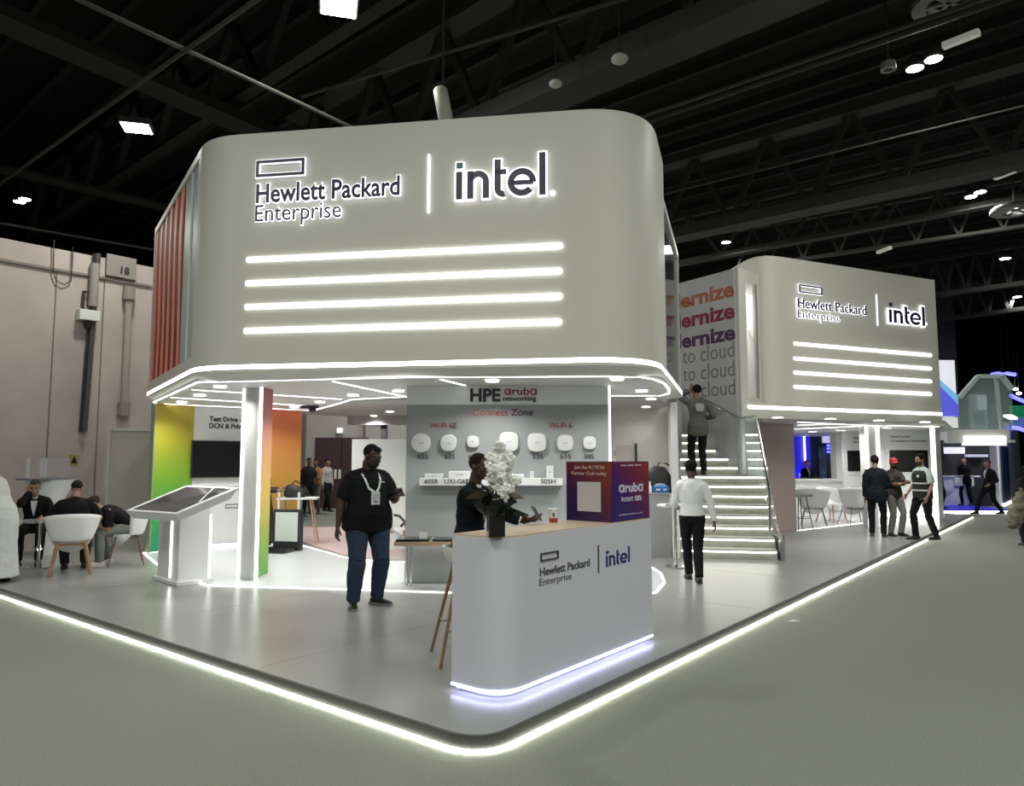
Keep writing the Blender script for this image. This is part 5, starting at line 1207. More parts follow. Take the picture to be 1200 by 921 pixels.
def bar_stool(loc, rz, label, H=.76, m='woodleg', shell='chairwhite', splay=.12, dark=False):
    t = thing('bar_stool', label, 'stool', loc, rz)
    if not dark:
        mb = MB(); mb.lathe([(.0, H), (.12, H), (.19, H+.03), (.215, H+.09), (.22, H+.15), (.205, H+.15), (.195, H+.09), (.15, H+.04), (0, H+.03)], n=22); mb.build('seat', shell, t, smooth=True)
    else:
        mb = MB(); mb.box((-.22, -.2, H-.03), (.22, .2, H+.03)); mb.build('seat', mat('seat_grey', (.25, .25, .24), .6), t, bevel=.02)
    legs = []
    for sx in (-1, 1):
        for sy in (-1, 1):
            a = Vector((sx*.10, sy*.10, H+.01)); b = Vector((sx*(.10+splay), sy*(.10+splay), 0)); r = .017 if not dark else .012
            mb = MB(); mb.sweep([(a, r, r), (b, r*.8, r*.8)], n=8, cap=0); mb.build('leg', m, t, smooth=True); legs.append((a, b))
    for k in (.62, .66):
        mb = MB(); q = [a.lerp(b, k) for a, b in legs]
        if k < .65: mb.bar(q[0], q[1], .012); mb.bar(q[2], q[3], .012)
        else: mb.bar(q[0], q[2], .012); mb.bar(q[1], q[3], .012)
        mb.build('footrest', 'metal' if not dark else m, t)
    return t
bar_stool((-.375, 6.33, 0), R(14), 'white bar stool with brown wooden legs at the left end of the counter', splay=.17, H=.78)
p = at(938, 621); bar_stool((p.x, p.y, 0), R(15), 'dark-legged high stool beside the beige wall', H=.80, m='blackmatt', dark=True, splay=.10)
p = at(793, 655); t = thing('side_table', 'small round white table edge beside the white-shirted man', 'table', (2.52, 11.4, 0))
mb = MB(); mb.cyl((0, 0), .28, .93, .955, 22); mb.build('tabletop', 'white', t, smooth=True); mb = MB(); mb.cyl((0, 0), .025, .01, .93, 10); mb.cyl((0, 0), .16, 0.004, .02, 16); mb.build('pedestal', 'chrome', t)
# small table of the seated group
t = thing('low_table', 'small round glass table with chrome stem among the seated men', 'table', (-7.25, 11.35, 0))
mb = MB(); mb.cyl((0, 0), .35, .70, .72, 24); mb.build('tabletop', 'glass', t, smooth=True)
mb = MB(); mb.cyl((0, 0), .022, .02, .70, 10); mb.lathe([(.0, .26), (.06, .27), (.03, .33), (.02, .34)], n=12); mb.cyl((0, 0), .2, 0.0, .02, 18); mb.build('stem', 'chrome', t, smooth=True)
# folded black trolley / case by the orange panel, side table with bag
p = at(335, 645.5); t = thing('display_case', 'open black case with a white lit panel standing on the floor', 'case', (p.x, p.y, 0), R(-12))
mb = MB(); mb.box((-.27, .0, .0), (.27, .13, .74)); mb.build('case_body', 'blackmatt', t, bevel=.02)
mb = MB(); mb.box((-.22, -.006, .17), (.22, .0, .69)); mb.build('white_panel', mat('panel_glow', (.62, .68, .62), .5), t)
mb = MB(); mb.box((-.34, -.42, .0), (.22, .0, .07)); mb.build('open_lid', 'black', t, bevel=.02)
for x in (-.2, .2): mb = MB(); mb.bar((x, .06, .72), (x, .06, 1.05), .035); mb.build('handle_bar', 'white', t)
p = at(350, 637.5); t = thing('trestle_table', 'small white table on splayed wooden legs holding a black bag', 'table', (p.x, p.y+.1, 0), R(8))
hz2 = .86
mb = MB(); mb.box((-.45, -.22, hz2), (.32, .30, hz2+.035)); mb.build('tabletop', 'white', t, bevel=.01)
for sx, sy in ((-1, -1), (-1, 1), (1, -1), (1, 1)):
    mb = MB(); mb.bar((sx*.25-.06, sy*.15, hz2), (sx*.36-.03, sy*.2, 0), .03); mb.build('leg', 'wood', t)
mb = MB(); mb.bar((.28, -.18, .33), (-.38, -.18, .33), .025); mb.build('stretcher', 'wood', t)
bg = thing('shoulder_bag', 'black shoulder bag lying on the small white table', 'bag', (p.x-.12, p.y+.1, hz2+.035), R(8))
mb = MB(); mb.sweep([((0, 0, .03), .22, .10), ((0, 0, .10), .23, .11), ((.03, 0, .17), .20, .09)], n=14); mb.build('body', 'blackmatt', bg, smooth=True)
mb = MB(); mb.tube([(-.15, 0, .2), (0, 0, .33), (.18, 0, .2), (.3, -.05, .02)], .015, 6); mb.build('strap', 'black', bg)

# ================================================================== PEOPLE
def ik(a, tgt, l1, l2, hint):
    d = tgt-a; L = d.length
    if L > (l1+l2)*.995: tgt = a+d.normalized()*(l1+l2)*.995; d = tgt-a; L = d.length
    if L < abs(l1-l2)+.02: L = abs(l1-l2)+.02
    x = (l1*l1-l2*l2+L*L)/(2*L); h = math.sqrt(max(0, l1*l1-x*x)); t = d.normalized()
    hn = hint-t*hint.dot(t)
    if hn.length < 1e-4: hn = Vector((0, 1, 0))
    return a+t*x+hn.normalized()*h, tgt
def remesh(mb, voxel, sm=3, noise_amp=0., seed=0):
    me = mb.mesh('tmp'); bm = bmesh.new(); bm.from_mesh(me); bmesh.ops.recalc_face_normals(bm, faces=bm.faces); bm.to_mesh(me); bm.free()
    o = bpy.data.objects.new('tmp', me); C.objects.link(o)
    r = o.modifiers.new('r', 'REMESH'); r.mode = 'VOXEL'; r.voxel_size = voxel; r.adaptivity = 0
    s = o.modifiers.new('s', 'SMOOTH'); s.factor = .5; s.iterations = sm
    dg = bpy.context.evaluated_depsgraph_get(); dg.update()
    out = bpy.data.meshes.new_from_object(o.evaluated_get(dg)); bpy.data.objects.remove(o); bpy.data.meshes.remove(me)
    if noise_amp:
        out.update(); nrm = [v.normal.copy() for v in out.vertices]
        for v, n in zip(out.vertices, nrm):
            p = v.co; q = Vector((p.x*7+seed, p.y*7, p.z*11+seed)); v.co = p+n*noise.noise(q)*noise_amp+n*noise.noise(q*2.3)*noise_amp*.5
    for p in out.polygons: p.use_smooth = True
    out.materials.clear(); return out
SK = {'dark': (.055, .028, .018), 'brown': (.15, .075, .045), 'tan': (.30, .17, .11), 'light': (.42, .26, .19), 'vdark': (.035, .018, .013)}
def hand(mb, wrist, d, palm, side, curl=.35, sc=1.):
    """five separate fingers; d: along the hand, palm: palm normal, side: towards the thumb"""
    d = d.normalized(); palm = (palm-d*palm.dot(d)).normalized(); th = d.cross(palm)
    if th.dot(side) < 0: th = -th
    k = sc
    mb.sweep([(wrist-d*.01*k, .026*k, .019*k), (wrist+d*.03*k, .036*k, .016*k), (wrist+d*.085*k, .040*k, .014*k)], side=th, n=10)
    for i, (o, L) in enumerate(((.030, .070), (.010, .078), (-.011, .073), (-.030, .058))):
        p = wrist+d*.085*k+th*o*k; a = 0; pts = [(p-d*.012*k, .0095*k, .0095*k)]
        dd = d+th*o*.8
        for q in range(3):
            a += curl*(.8+.15*i); v = (dd*cos(a)+palm*sin(a)).normalized(); p = p+v*L*k*(.42, .32, .26)[q]; pts.append((p, (.0088-.0008*q)*k, (.0088-.0008*q)*k))
        mb.sweep(pts, n=8)
    p = wrist+d*.02*k+th*.026*k; v = (d*.75+th*.65+palm*.2).normalized(); q = p+v*.042*k; r = q+(d*.9+th*.2+palm*.35).normalized()*.034*k
    mb.sweep([(p, .012*k, .012*k), (q, .0105*k, .0105*k), (r, .009*k, .009*k)], n=8)
def person(label, x, y, rz, H=1.75, z0=.004, lean=0., bend=0., hipz=.93, feet=None, kneeh=None, hands=None, elbow=None, palms=None, curl=.35, headyaw=0., headpitch=0., fat=1., belly=0.,
           skin='brown', hair=(.012, .01, .01), hairkind='short', beard=False, top='tee', topc=(.02, .02, .02), bottom='trousers', botc=(.03, .03, .04), shoec=(.02, .02, .02), solec=None, voxel=.011, handdir=None, sx=1., hs=1., shirt=None, belt=False, hem=None, cat='person', roll=0.):
    s = H/1.75; root = thing('person', label, cat, (x, y, z0), R(rz))
    A = fat
    hip = Vector((0, 0, hipz))
    # spine
    def spine(h):
        n = 8; p = hip.copy(); ph = 0; dirv = Vector((0, 0, 1))
        for i in range(n):
            hh = h*(i+.5)/n; ph = R(lean)+R(bend)*max(0, hh)/.5; dirv = Vector((0, -sin(ph), cos(ph))); p += dirv*(h/n)
        return p, ph
    def T_(sx_, h, yo=0.):
        p, ph = spine(h); return p+Vector((sx_, 0, 0))+Vector((0, -cos(ph), -sin(ph)))*(-yo)
    torso_st = [(-.07, .14, .10, 0), (.0, .168, .115, .005), (.08, .158, .108, 0), (.16, .145, .10, 0), (.27, .162, .112, 0), (.36, .172, .115, 0), (.42, .168, .100, .005), (.465, .13, .078, .01), (.495, .075, .06, .012)]
    def torso(mb, g, h0=-.07, h1=.5, flare=0., yo_=0.):
        st = []
        if h0 < -.07: st.append((T_(0, h0), .190*A+g+flare+belly*.25, .120*A+g+flare+belly*.3))
        for h, rx, ry, yo in torso_st:
            if h0 < -.07 and h < .1: rx += .022 if h < .04 else .012; ry += .016 if h < .04 else .008
            if h < h0 or h > h1 or (h0 < -.07 and h < 0): continue
            bb = belly*math.exp(-((h-.12)/.14)**2)
            st.append((T_(0, h, yo-bb*.6), rx*(A if h < .45 else A**.5)+g+bb*.5, ry*(A if h < .45 else A**.4)+g+bb))
        mb.sweep(st, n=18, cap=.5)
    shw = .175*(.55+.45*A)
    sh = {k: T_(k*shw, .435, .005) for k in (-1, 1)}
    hj = {k: hip+Vector((k*.092*A**.6, 0, -.01)) for k in (-1, 1)}
    def front(h):
        b = belly*math.exp(-((h-.12)/.14)**2); q = .112 if h < .38 else .10
        return -(q*A**.95+.012+b*1.6)
    feet = feet or {-1: (-.11, .02, .085), 1: (.11, -.03, .085)}
    ank = {k: Vector(feet[k][:3]) for k in (-1, 1)}
    fdir = {k: (R(feet[k][3]) if len(feet[k]) > 3 else R(8*k)) for k in (-1, 1)}
    knee = {}
    for k in (-1, 1):
        kn_, an_ = ik(hj[k], ank[k], .44, .425, Vector((.12*k, -1, .25)) if kneeh is None else Vector(kneeh[k])); knee[k] = kn_; ank[k] = an_
    hands = hands or {}
    hd = {-1: hands.get(-1, (-.235*A**.8, -.05, .77)), 1: hands.get(1, (.235*A**.8, -.05, .77))}
    elbow = elbow or {}
    el, wr = {}, {}
    for k in (-1, 1):
        hint = Vector(elbow.get(k, (k*.28, .9, -.1))); e_, w_ = ik(sh[k], Vector(hd[k]), .285, .255, hint); el[k] = e_; wr[k] = w_
    # head frame
    npt, ph = spine(.50); nk0, _ = spine(.455)
    HR = Matrix.Rotation(R(headyaw), 4, 'Z') @ Matrix.Rotation(R(headpitch), 4, 'X') @ Matrix.Rotation(R(roll), 4, 'Y')
    nd = Vector((0, -sin(ph+R(6)), cos(ph+R(6))))
    ntop = npt+nd*.075
    hc = ntop+(HR @ Vector((0, -.022, .095)))
    def hp(v): return hc+(HR @ (Vector(v)*hs))
    # ---- body (one continuous skin)
    mb = MB(); torso(mb, -.004)
    mb.sweep([(nk0, .062*A**.5, .060*A**.5), (npt, .056*A**.6, .057*A**.6), (ntop+nd*.03, .052*A**.5, .055*A**.5)], n=12)
    mb.ell((0, .012, .030), .073, .092, .085, hp, 16, 12)          # cranium
    mb.ell((0, -.022, -.045), .056*A**.3, .066, .062, hp, 14, 10)         # jaw
    mb.ell((0, -.068, -.083), .028, .022, .022, hp, 10, 8)          # chin
    mb.ell((0, -.074, .022), .050, .018, .014, hp, 12, 8)           # brow
    mb.sweep([(hp((0, -.085, .012)), .008, .008), (hp((0, -.108, -.022)), .015, .012)], n=8)  # nose
    mb.ell((0, -.086, -.052), .026, .010, .010, hp, 10, 6)          # lips
    for k in (-1, 1):
        mb.ell((k*.074, .012, -.008), .009, .020, .030, hp, 8, 6)
        mb.ell((k*.043, -.060, -.018), .022, .018, .020, hp, 8, 6)   # cheek
        ut = (el[k]-sh[k])
        mb.sweep([(sh[k]+Vector((-k*.03, 0, .0)), .052*A**.6, .055*A**.6), (sh[k]+ut*.2, .052*A**.6, .054*A**.6), (sh[k]+ut*.6, .044*A**.6, .046*A**.6), (el[k], .036*A**.5, .036*A**.5)], n=12)
        ft = wr[k]-el[k]
        mb.sweep([(el[k], .036*A**.5, .036*A**.5), (el[k]+ft*.25, .039*A**.5, .037*A**.5), (el[k]+ft*.7, .029*A**.4, .027*A**.4), (wr[k], .024, .020)], n=12)
        tl = knee[k]-hj[k]; sl = ank[k]-knee[k]
        mb.sweep([(hj[k], .085*A, .088*A), (hj[k]+tl*.3, .080*A, .082*A), (hj[k]+tl*.75, .060*A**.8, .060*A**.8), (knee[k], .052*A**.7, .052*A**.7)], n=12)
        mb.sweep([(knee[k], .052*A**.7, .052*A**.7), (knee[k]+sl*.3, .053*A**.7, .055*A**.7), (knee[k]+sl*.75, .036*A**.4, .037*A**.4), (ank[k], .034, .036)], n=12)
        fd = Vector((sin(fdir[k]), -cos(fdir[k]), 0)); az = ank[k].z
        mb.sweep([(ank[k]+Vector((0, 0, -.04))-fd*.03, .03, .03), (ank[k]+fd*.10+Vector((0, 0, -.05)), .035, .022)], n=10)
        pm = Vector((palms or {}).get(k, (-k, .1, 0)))
        dv = Vector((handdir or {}).get(k, ft)); 
        hand(mb, wr[k], dv, pm, Vector((0, -1, .3)) if abs(dv.normalized().z) > .6 else Vector((-k*.5, 0, 1)), curl if not isinstance(curl, dict) else curl[k])
    skm = mat('skin_'+skin, SK[skin], .55)
    sc = Matrix.Scale(s, 4)
    def fin(nm, me, m, par=root, sm=True):
        me.transform(sc); return link(nm, me, m, par)
    body = fin('body', remesh(mb, voxel, 3), skm)
    # eyes and brows
    if voxel < .012:
        for k in (-1, 1):
            e_ = MB(); e_.ell((k*.030, -.080, .003), .012, .009, .0075, hp, 8, 6); fin('eye', e_.mesh('eye'), mat('eye_white', (.16, .145, .13), .4))
            e_ = MB(); e_.ell((k*.030, -.087, .003), .006, .004, .006, hp, 8, 6); fin('pupil', e_.mesh('pupil'), 'black')
            e_ = MB(); e_.sweep([(hp((k*.014, -.094, .022)), .004, .003), (hp((k*.034, -.092, .027)), .004, .003), (hp((k*.050, -.080, .022)), .003, .003)], n=6); fin('eyebrow', e_.mesh('b'), 'black')
    # hair
    hm = mat('hair_%02d%02d' % (int(hair[0]*1000) % 97, int(hair[2]*1000) % 97), hair, .9, bump=.6, bscale=120, spec=.1)
    vx2 = max(.008, voxel)
    if hairkind in ('short', 'full'):
        hb_ = MB(); g = -.001 if hairkind == 'short' else .009
        hb_.ell((0, .026, .042), .078+g, .088+g, .082+g, hp, 18, 12); fin('hair', remesh(hb_, vx2, 1, .004), hm)
        hb_ = MB(); hb_.ell((0, -.030, .084), .052+g*.6, .050, .030, hp, 14, 8); fin('hair', hb_.mesh('h'), hm)
    elif hairkind == 'buzz':
        hb_ = MB(); hb_.ell((0, .018, .036), .076, .091, .084, hp, 18, 12); fin('hair', hb_.mesh('h'), hm)
    elif hairkind == 'cap':
        hb_ = MB(); hb_.ell((0, .012, .052), .083, .100, .078, hp, 18, 12); hb_.sweep([(hp((0, -.06, .045)), .065, .012), (hp((0, -.15, .030)), .055, .006)], side=HR.to_3x3() @ Vector((1, 0, 0)), n=12)
        fin('cap', hb_.mesh('h'), mat('cap_red', (.42, .025, .03), .7))
        hb_ = MB(); hb_.ell((0, .030, .0), .079, .075, .06, hp, 14, 8); fin('hair', hb_.mesh('h'), hm)
    elif hairkind == 'scarf':
        hb_ = MB(); hb_.ell((0, .022, .030), .088, .105, .098, hp, 18, 12); hb_.sweep([(hp((0, .03, -.03)), .085, .085), (ntop+Vector((0, .02, -.03)), .10, .09), (T_(0, .42, .03), .17, .12)], n=16)
        fin('headscarf', remesh(hb_, vx2, 4, .004), hm)
    if beard:
        hb_ = MB(); hb_.ell((0, -.030, -.062), .060, .066, .052, hp, 14, 10); fin('beard', hb_.mesh('h'), mat('beard_black', (.012, .01, .009), .9))
        hb_ = MB(); hb_.ell((0, -.097, -.038), .024, .007, .006, hp, 8, 5); fin('moustache', hb_.mesh('h'), 'blackmatt')
    # ---- clothes
    tkey = 'cloth_%03d%03d%03d' % tuple(int(c*999) for c in topc); bkey = 'cloth_%03d%03d%03d' % tuple(int(c*999) for c in botc)
    tm = mat(tkey, topc, .9, bump=.3, bscale=180, spec=.15); bm_ = mat(bkey, botc, .9, bump=.3, bscale=180, spec=.15)
    seedn = random.random()*50
    if bottom in ('trousers', 'shorts', 'jeans'):
        mb = MB(); torso(mb, .006, -.07, .12)
        for k in (-1, 1):
            tl = knee[k]-hj[k]; sl = ank[k]-knee[k]
            if bottom == 'shorts':
                e = knee[k]+sl*.06
                mb.sweep([(hj[k], .095*A, .098*A), (hj[k]+tl*.4, .092*A, .096*A), (e, .080*A, .082*A)], n=14, cap=.2)
            else:
                mb.sweep([(hj[k], .097*A, .100*A), (hj[k]+tl*.35, .092*A, .095*A), (hj[k]+tl*.8, .076*A**.8, .078*A**.8), (knee[k], .071*A**.8, .073*A**.8)], n=14)
                mb.sweep([(knee[k], .071*A**.8, .073*A**.8), (knee[k]+sl*.35, .070*A**.8, .073*A**.8), (knee[k]+sl*.85, .060*A**.7, .064*A**.7), (ank[k]+Vector((0, 0, -.01)), .058*A**.6, .066*A**.6)], n=14, cap=.2)
        fin({'jeans': 'jeans', 'shorts': 'shorts'}.get(bottom, 'trousers'), remesh(mb, vx2, 5, .007, seedn), bm_)
    elif bottom == 'skirt':
        mb = MB(); mb.sweep([(T_(0, .12), .16*A, .12*A), (hip, .19*A, .14*A), ((0, 0, .5), .22, .19), ((0, 0, .06), .27, .24)], n=20, cap=.1); fin('robe', remesh(mb, vx2, 2, .02, seedn), bm_)
    for k in (-1, 1):
        fd = Vector((sin(fdir[k]), -cos(fdir[k]), 0)); sdv = Vector((cos(fdir[k]), sin(fdir[k]), 0)); a_ = ank[k]; gz = a_.z-.085
        mb = MB(); mb.sweep([(a_-fd*.055+Vector((0, 0, -.045)), .036, .040), (a_+fd*.0+Vector((0, 0, -.035)), .042, .050), (a_+fd*.08+Vector((0, 0, -.052)), .046, .034), (a_+fd*.155+Vector((0, 0, -.060)), .044, .026), (a_+fd*.185+Vector((0, 0, -.064)), .03, .02)], side=sdv, n=12)
        shoe = fin('shoe', mb.mesh('s'), mat('shoe_%03d' % int(shoec[0]*999), shoec, .4))
        mb = MB(); q = [(-.085, .034), (-.03, .043), (.07, .050), (.15, .048), (.20, .025)]
        pts = [a_+fd*u-sdv*v for u, v in q]+[a_+fd*u+sdv*v for u, v in reversed(q)]
        mb.prism([(p_.x, p_.y) for p_ in pts], a_.z-.085, a_.z-.062); fin('sole', mb.mesh('s'), mat('sole_%03d' % int((solec or shoec)[0]*999), solec or shoec, .7), shoe)
    if top:
        mb = MB(); long = top in ('shirt', 'jacket', 'thobe', 'abaya')
        g = .011 if top in ('jacket',) else .010
        if top in ('thobe', 'abaya'):
            torso(mb, .018, -.06); mb.sweep([(T_(0, .05), .19*A, .14*A), (hip+Vector((0, 0, -.1)), .20*A, .16*A), ((0, 0, .45), .24, .21), ((0, 0, .07), .28, .25)], n=20, cap=.1)
        else: torso(mb, g, hem if hem is not None else (-.16 if top == 'jacket' else (-.04 if top == 'shirt' else -.09)), .5, .006 if top == 'jacket' else .0)
        mb.sweep([(T_(-shw*.92, .447), .05*A**.5, .05*A**.5), (T_(-.05, .485), .055, .055), (T_(.05, .485), .055, .055), (T_(shw*.92, .447), .05*A**.5, .05*A**.5)], side=Vector((0, 1, 0)), n=12)
        for k in (-1, 1):
            ut = el[k]-sh[k]; ft = wr[k]-el[k]; gg = g+.004
            if top == 'vest': 
                continue
            if long:
                mb.sweep([(sh[k]+Vector((-k*.03, 0, 0)), .056*A**.6+gg, .058*A**.6+gg), (sh[k]+ut*.3, .054*A**.6+gg, .056*A**.6+gg), (el[k], .042*A**.5+gg, .042*A**.5+gg)], n=14)
                e1 = .93
                mb.sweep([(el[k], .042*A**.5+gg, .042*A**.5+gg), (el[k]+ft*.4, .040*A**.5+gg, .038*A**.5+gg), (el[k]+ft*e1, .031+gg, .030+gg)], n=14, cap=.2)
            else:
                mb.sweep([(sh[k]+Vector((-k*.03, 0, 0)), .056*A**.6+gg, .058*A**.6+gg), (sh[k]+ut*.35, .056*A**.6+gg, .058*A**.6+gg), (sh[k]+ut*.82, .052*A**.6+gg+.004, .056*A**.6+gg+.006)], n=14, cap=.15)
        fin({'tee': 'shirt', 'shirt': 'shirt', 'jacket': 'jacket', 'vest': 'vest', 'thobe': 'robe', 'abaya': 'robe'}[top], remesh(mb, vx2, 3, .007, seedn), tm)
        # collar
        if top in ('tee', 'shirt', 'jacket'):
            mb = MB(); c0_, _ = spine(.487); mb.sweep([(c0_, .071*A**.5, .066*A**.5), (c0_+nd*.035, .060*A**.5, .060*A**.5)], n=16, cap=0)
            fin('collar', mb.mesh('c'), tm if not shirt else mat('shirt_white', (.65, .66, .68), .7))
        if top == 'jacket' and shirt:
            mb = MB(); q = [T_(-.045, .47, -.085*A), T_(.045, .47, -.085*A), T_(.03, .36, -.135*A), T_(0, .22, -.135*A), T_(-.03, .36, -.135*A)]
            off_ = Vector((0, -.012, 0)); mb.poly([v+off_ for v in q]+[v-off_ for v in q], [(0, 1, 2, 3, 4), (9, 8, 7, 6, 5)]+[(i, (i+1) % 5, 5+(i+1) % 5, 5+i) for i in range(5)]); fin('shirt_front', mb.mesh('f'), mat('shirt_white', (.65, .66, .68), .7))
    root['_'] = 0; del root['_']
    J = dict(front=front, sh=sh, el=el, wr=wr, hc=hc, hp=hp, T=T_, s=s, root=root, ntop=ntop, fin=fin, knee=knee, spine=spine)
    return J
def held(J, name, k, size, m, label, cat, off=(0, 0, 0), rot=(0, 0, 0)):
    """a thing held in hand k: top-level, at the hand's real place"""
    rt = J['root']; rm = Matrix.Translation(rt.location) @ Matrix.Rotation(rt.rotation_euler.z, 4, 'Z')
    p = rm @ ((J['wr'][k]+Vector(off))*J['s'])
    t = thing(name, label, cat, p, 0); t.rotation_euler = (R(rot[0]), R(rot[1]), R(rot[2])+rt.rotation_euler.z)
    x, y, z = size; mb = MB(); mb.box((-x/2, -y/2, -z/2), (x/2, y/2, z/2)); mb.build('case', m, t, bevel=min(size)*.3)
    mb = MB(); mb.box((-x/2*.92, -y/2-.0012, -z/2*.92), (x/2*.92, -y/2, z/2*.92)); mb.build('screen', 'screen', t)
    return t
def lanyard(J, z_badge=.20, w_=.018, badge=(.095, .135)):
    T_ = J['T']; fr_ = J['front']; front = fr_(z_badge)-.0; m = mat('lanyard_white', (.62, .64, .62), .6); mb = MB(); b0 = T_(0, z_badge+badge[1]/2, front-.02)
    for k in (-1, 1):
        P = [T_(k*.075, .51, .0), T_(k*.09, .465, -.085), T_(k*.085, .41, fr_(.41)-.012), T_(k*.055, .32, fr_(.32)-.016), b0+Vector((k*.012, 0, 0))]
        for a, b in zip(P[:-1], P[1:]): mb.bar(a, b, w_, .004, Vector((0, -1, .2)))
    J['fin']('lanyard', mb.mesh('l'), m)
    mb = MB(); c = T_(0, z_badge, front-.024); mb.box((c.x-badge[0]/2, c.y-.004, c.z-badge[1]/2), (c.x+badge[0]/2, c.y+.002, c.z+badge[1]/2)); bd = J['fin']('badge', mb.mesh('b'), mat('badge_white', (.60, .61, .64), .4))
    mb = MB()
    for r in range(3): mb.box((c.x-.03, c.y-.006, c.z+.03-r*.022), (c.x+.03-.012*r, c.y-.004, c.z+.036-r*.022))
    mb.box((c.x-.015, c.y-.006, c.z-.05), (c.x+.015, c.y-.004, c.z-.025)); J['fin']('badge_print', mb.mesh('p'), 'textgrey', bd)

# 1 big man looking at his phone
J = person('big bearded man in black polo and blue jeans with white lanyard, looking at his phone', -1.66, 8.45, 32, H=1.86, fat=1.34, belly=.055, skin='dark', hairkind='short', beard=True, headpitch=20, headyaw=30, hs=1.08,
           hands={-1: (-.34, -.02, .80), 1: (.20, -.36, 1.17)}, elbow={1: (.35, .6, -.8), -1: (-.6, .5, 0)}, palms={1: (-.3, .2, .9), -1: (1, .2, 0)}, handdir={1: (-.10, -.75, .30)}, curl={-1: .4, 1: .5},
           topc=(.008, .009, .010), bottom='jeans', botc=(.03, .045, .080), shoec=(.015, .015, .017), solec=(.20, .20, .2), voxel=.008, feet={-1: (-.15, -.02, .085, -18), 1: (.14, .04, .085, 30)}, hem=-.11)
lanyard(J, .22, .022)
held(J, 'smartphone', 1, (.072, .010, .15), 'black', 'dark smartphone held up by the big man in the black polo', 'phone', (-.02, -.10, .045), (-60, 0, 0))
mb = MB(); c = J['T'](.10, .385, J['front'](.39)+.012); mb.box((c.x-.045, c.y-.012, c.z-.006), (c.x+.035, c.y+.0, c.z+.006)); J['fin']('chest_logo', mb.mesh('l'), 'white')
# 2 man at the counter
J = person('man in a dark suit sitting behind the counter, face hidden by the flowers', -.37, 6.45, 66, H=1.76, lean=1, bend=8, hipz=.925, skin='dark', hairkind='buzz', hair=(.02, .014, .012), headpitch=8, headyaw=-8,
           feet={-1: (-.12, -.26, .32, 0), 1: (.12, -.28, .32, 0)}, hands={-1: (-.02, -.50, 1.135), 1: (.12, -.50, 1.135)}, elbow={-1: (-.6, .2, -.8), 1: (.6, .2, -.8)}, palms={-1: (.4, .3, .8), 1: (-.4, .3, .8)}, handdir={-1: (.15, -1, .1), 1: (-.15, -1, .1)}, curl=.45,
           top='jacket', topc=(.007, .008, .011), botc=(.008, .009, .012), shirt=True, voxel=.008, hem=-.08)
held(J, 'smartphone', -1, (.072, .009, .15), 'chrome', 'silver smartphone held over the counter by the suited man', 'phone', (.03, -.13, .06), (-35, 10, 0))
for k in (-1, 1):
    mb = MB(); a = J['el'][k]; b = J['wr'][k]; mb.sweep([(a.lerp(b, .93), .040, .038), (a.lerp(b, .99), .036, .034)], n=14, cap=0); J['fin']('shirt_cuff', mb.mesh('c'), mat('shirt_white', (.65, .66, .68), .7))
# 3 man in white shirt walking to the stairs
J = person('man in white shirt and black trousers walking away towards the stairs', 2.47, 10.12, 172, H=1.68, skin='dark', hairkind='full', headyaw=10, headpitch=5, top='shirt', topc=(.66, .68, .67), botc=(.008, .008, .01), hem=-.03,
           feet={-1: (-.06, .20, .10, 0), 1: (.04, -.20, .085, 4)}, hipz=.92, hands={1: (.20, -.32, 1.03), -1: (-.31, .03, .80)}, elbow={-1: (-.5, .6, 0)}, curl=.45, voxel=.009, kneeh={-1: (0, -1, .2), 1: (0, -1, .2)})
held(J, 'leaflet', 1, (.16, .012, .22), 'white', 'white papers held in front by the man in the white shirt', 'paper', (.06, -.12, .0), (-70, 0, 0))
# 4 man on the stairs
q = TF.pt(.42, -1.88, 0)
J = person('man in grey blazer standing high on the stairs with a phone at his ear', q.x, q.y, 184, H=1.78, z0=RISE*8, skin='tan', hairkind='full', headyaw=20, headpitch=0, top='jacket', topc=(.13, .125, .12), botc=(.012, .012, .014), hem=-.14,
           hands={1: (.115, -.05, 1.60), -1: (-.20, -.22, 1.08)}, elbow={1: (.8, -.3, -.9), -1: (-.6, .5, -.6)}, palms={1: (-1, 0, 0)}, handdir={1: (0, .1, 1)}, curl=.5, feet={-1: (-.09, .03, .085), 1: (.09, -.02, .085)}, voxel=.010)
held(J, 'smartphone', 1, (.01, .07, .14), 'black', 'black phone at the ear of the man on the stairs', 'phone', (-.02, 0, .07))
mb = MB(); mb.sweep([(J['T'](0, .40, .13), .09, .03), (J['T'](0, .28, .155), .07, .02)], n=12); J['fin']('hood', mb.mesh('h'), mat('hood_pale', (.35, .35, .34), .8))
# 5-7 three standing men at the rear tower
p = at(1029, 629.5); J = person('man in dark navy suit seen from behind, leftmost of three standing together', p.x, p.y, 150, H=1.75, skin='tan', hairkind='full', headyaw=-10, top='jacket', topc=(.009, .012, .019), botc=(.010, .011, .014), shoec=(.02, .02, .02), solec=(.3, .3, .3), voxel=.012, hands={-1: (-.16, -.28, 1.02)})
p = at(1050, 628); J = person('man in red cap and grey shorts with arms crossed, middle of the three', p.x, p.y, 12, H=1.70, skin='brown', hairkind='cap', headyaw=-20, headpitch=8, beard=True, topc=(.045, .042, .035), bottom='trousers', botc=(.24, .24, .22), shoec=(.02, .02, .02), voxel=.011,
           hands={-1: (.10, -.24, 1.17), 1: (-.10, -.26, 1.13)}, elbow={-1: (-.9, 0, -.7), 1: (.9, 0, -.7)}, palms={-1: (0, 1, 0), 1: (0, 1, 0)}, handdir={-1: (1, -.1, .1), 1: (-1, -.1, .1)})
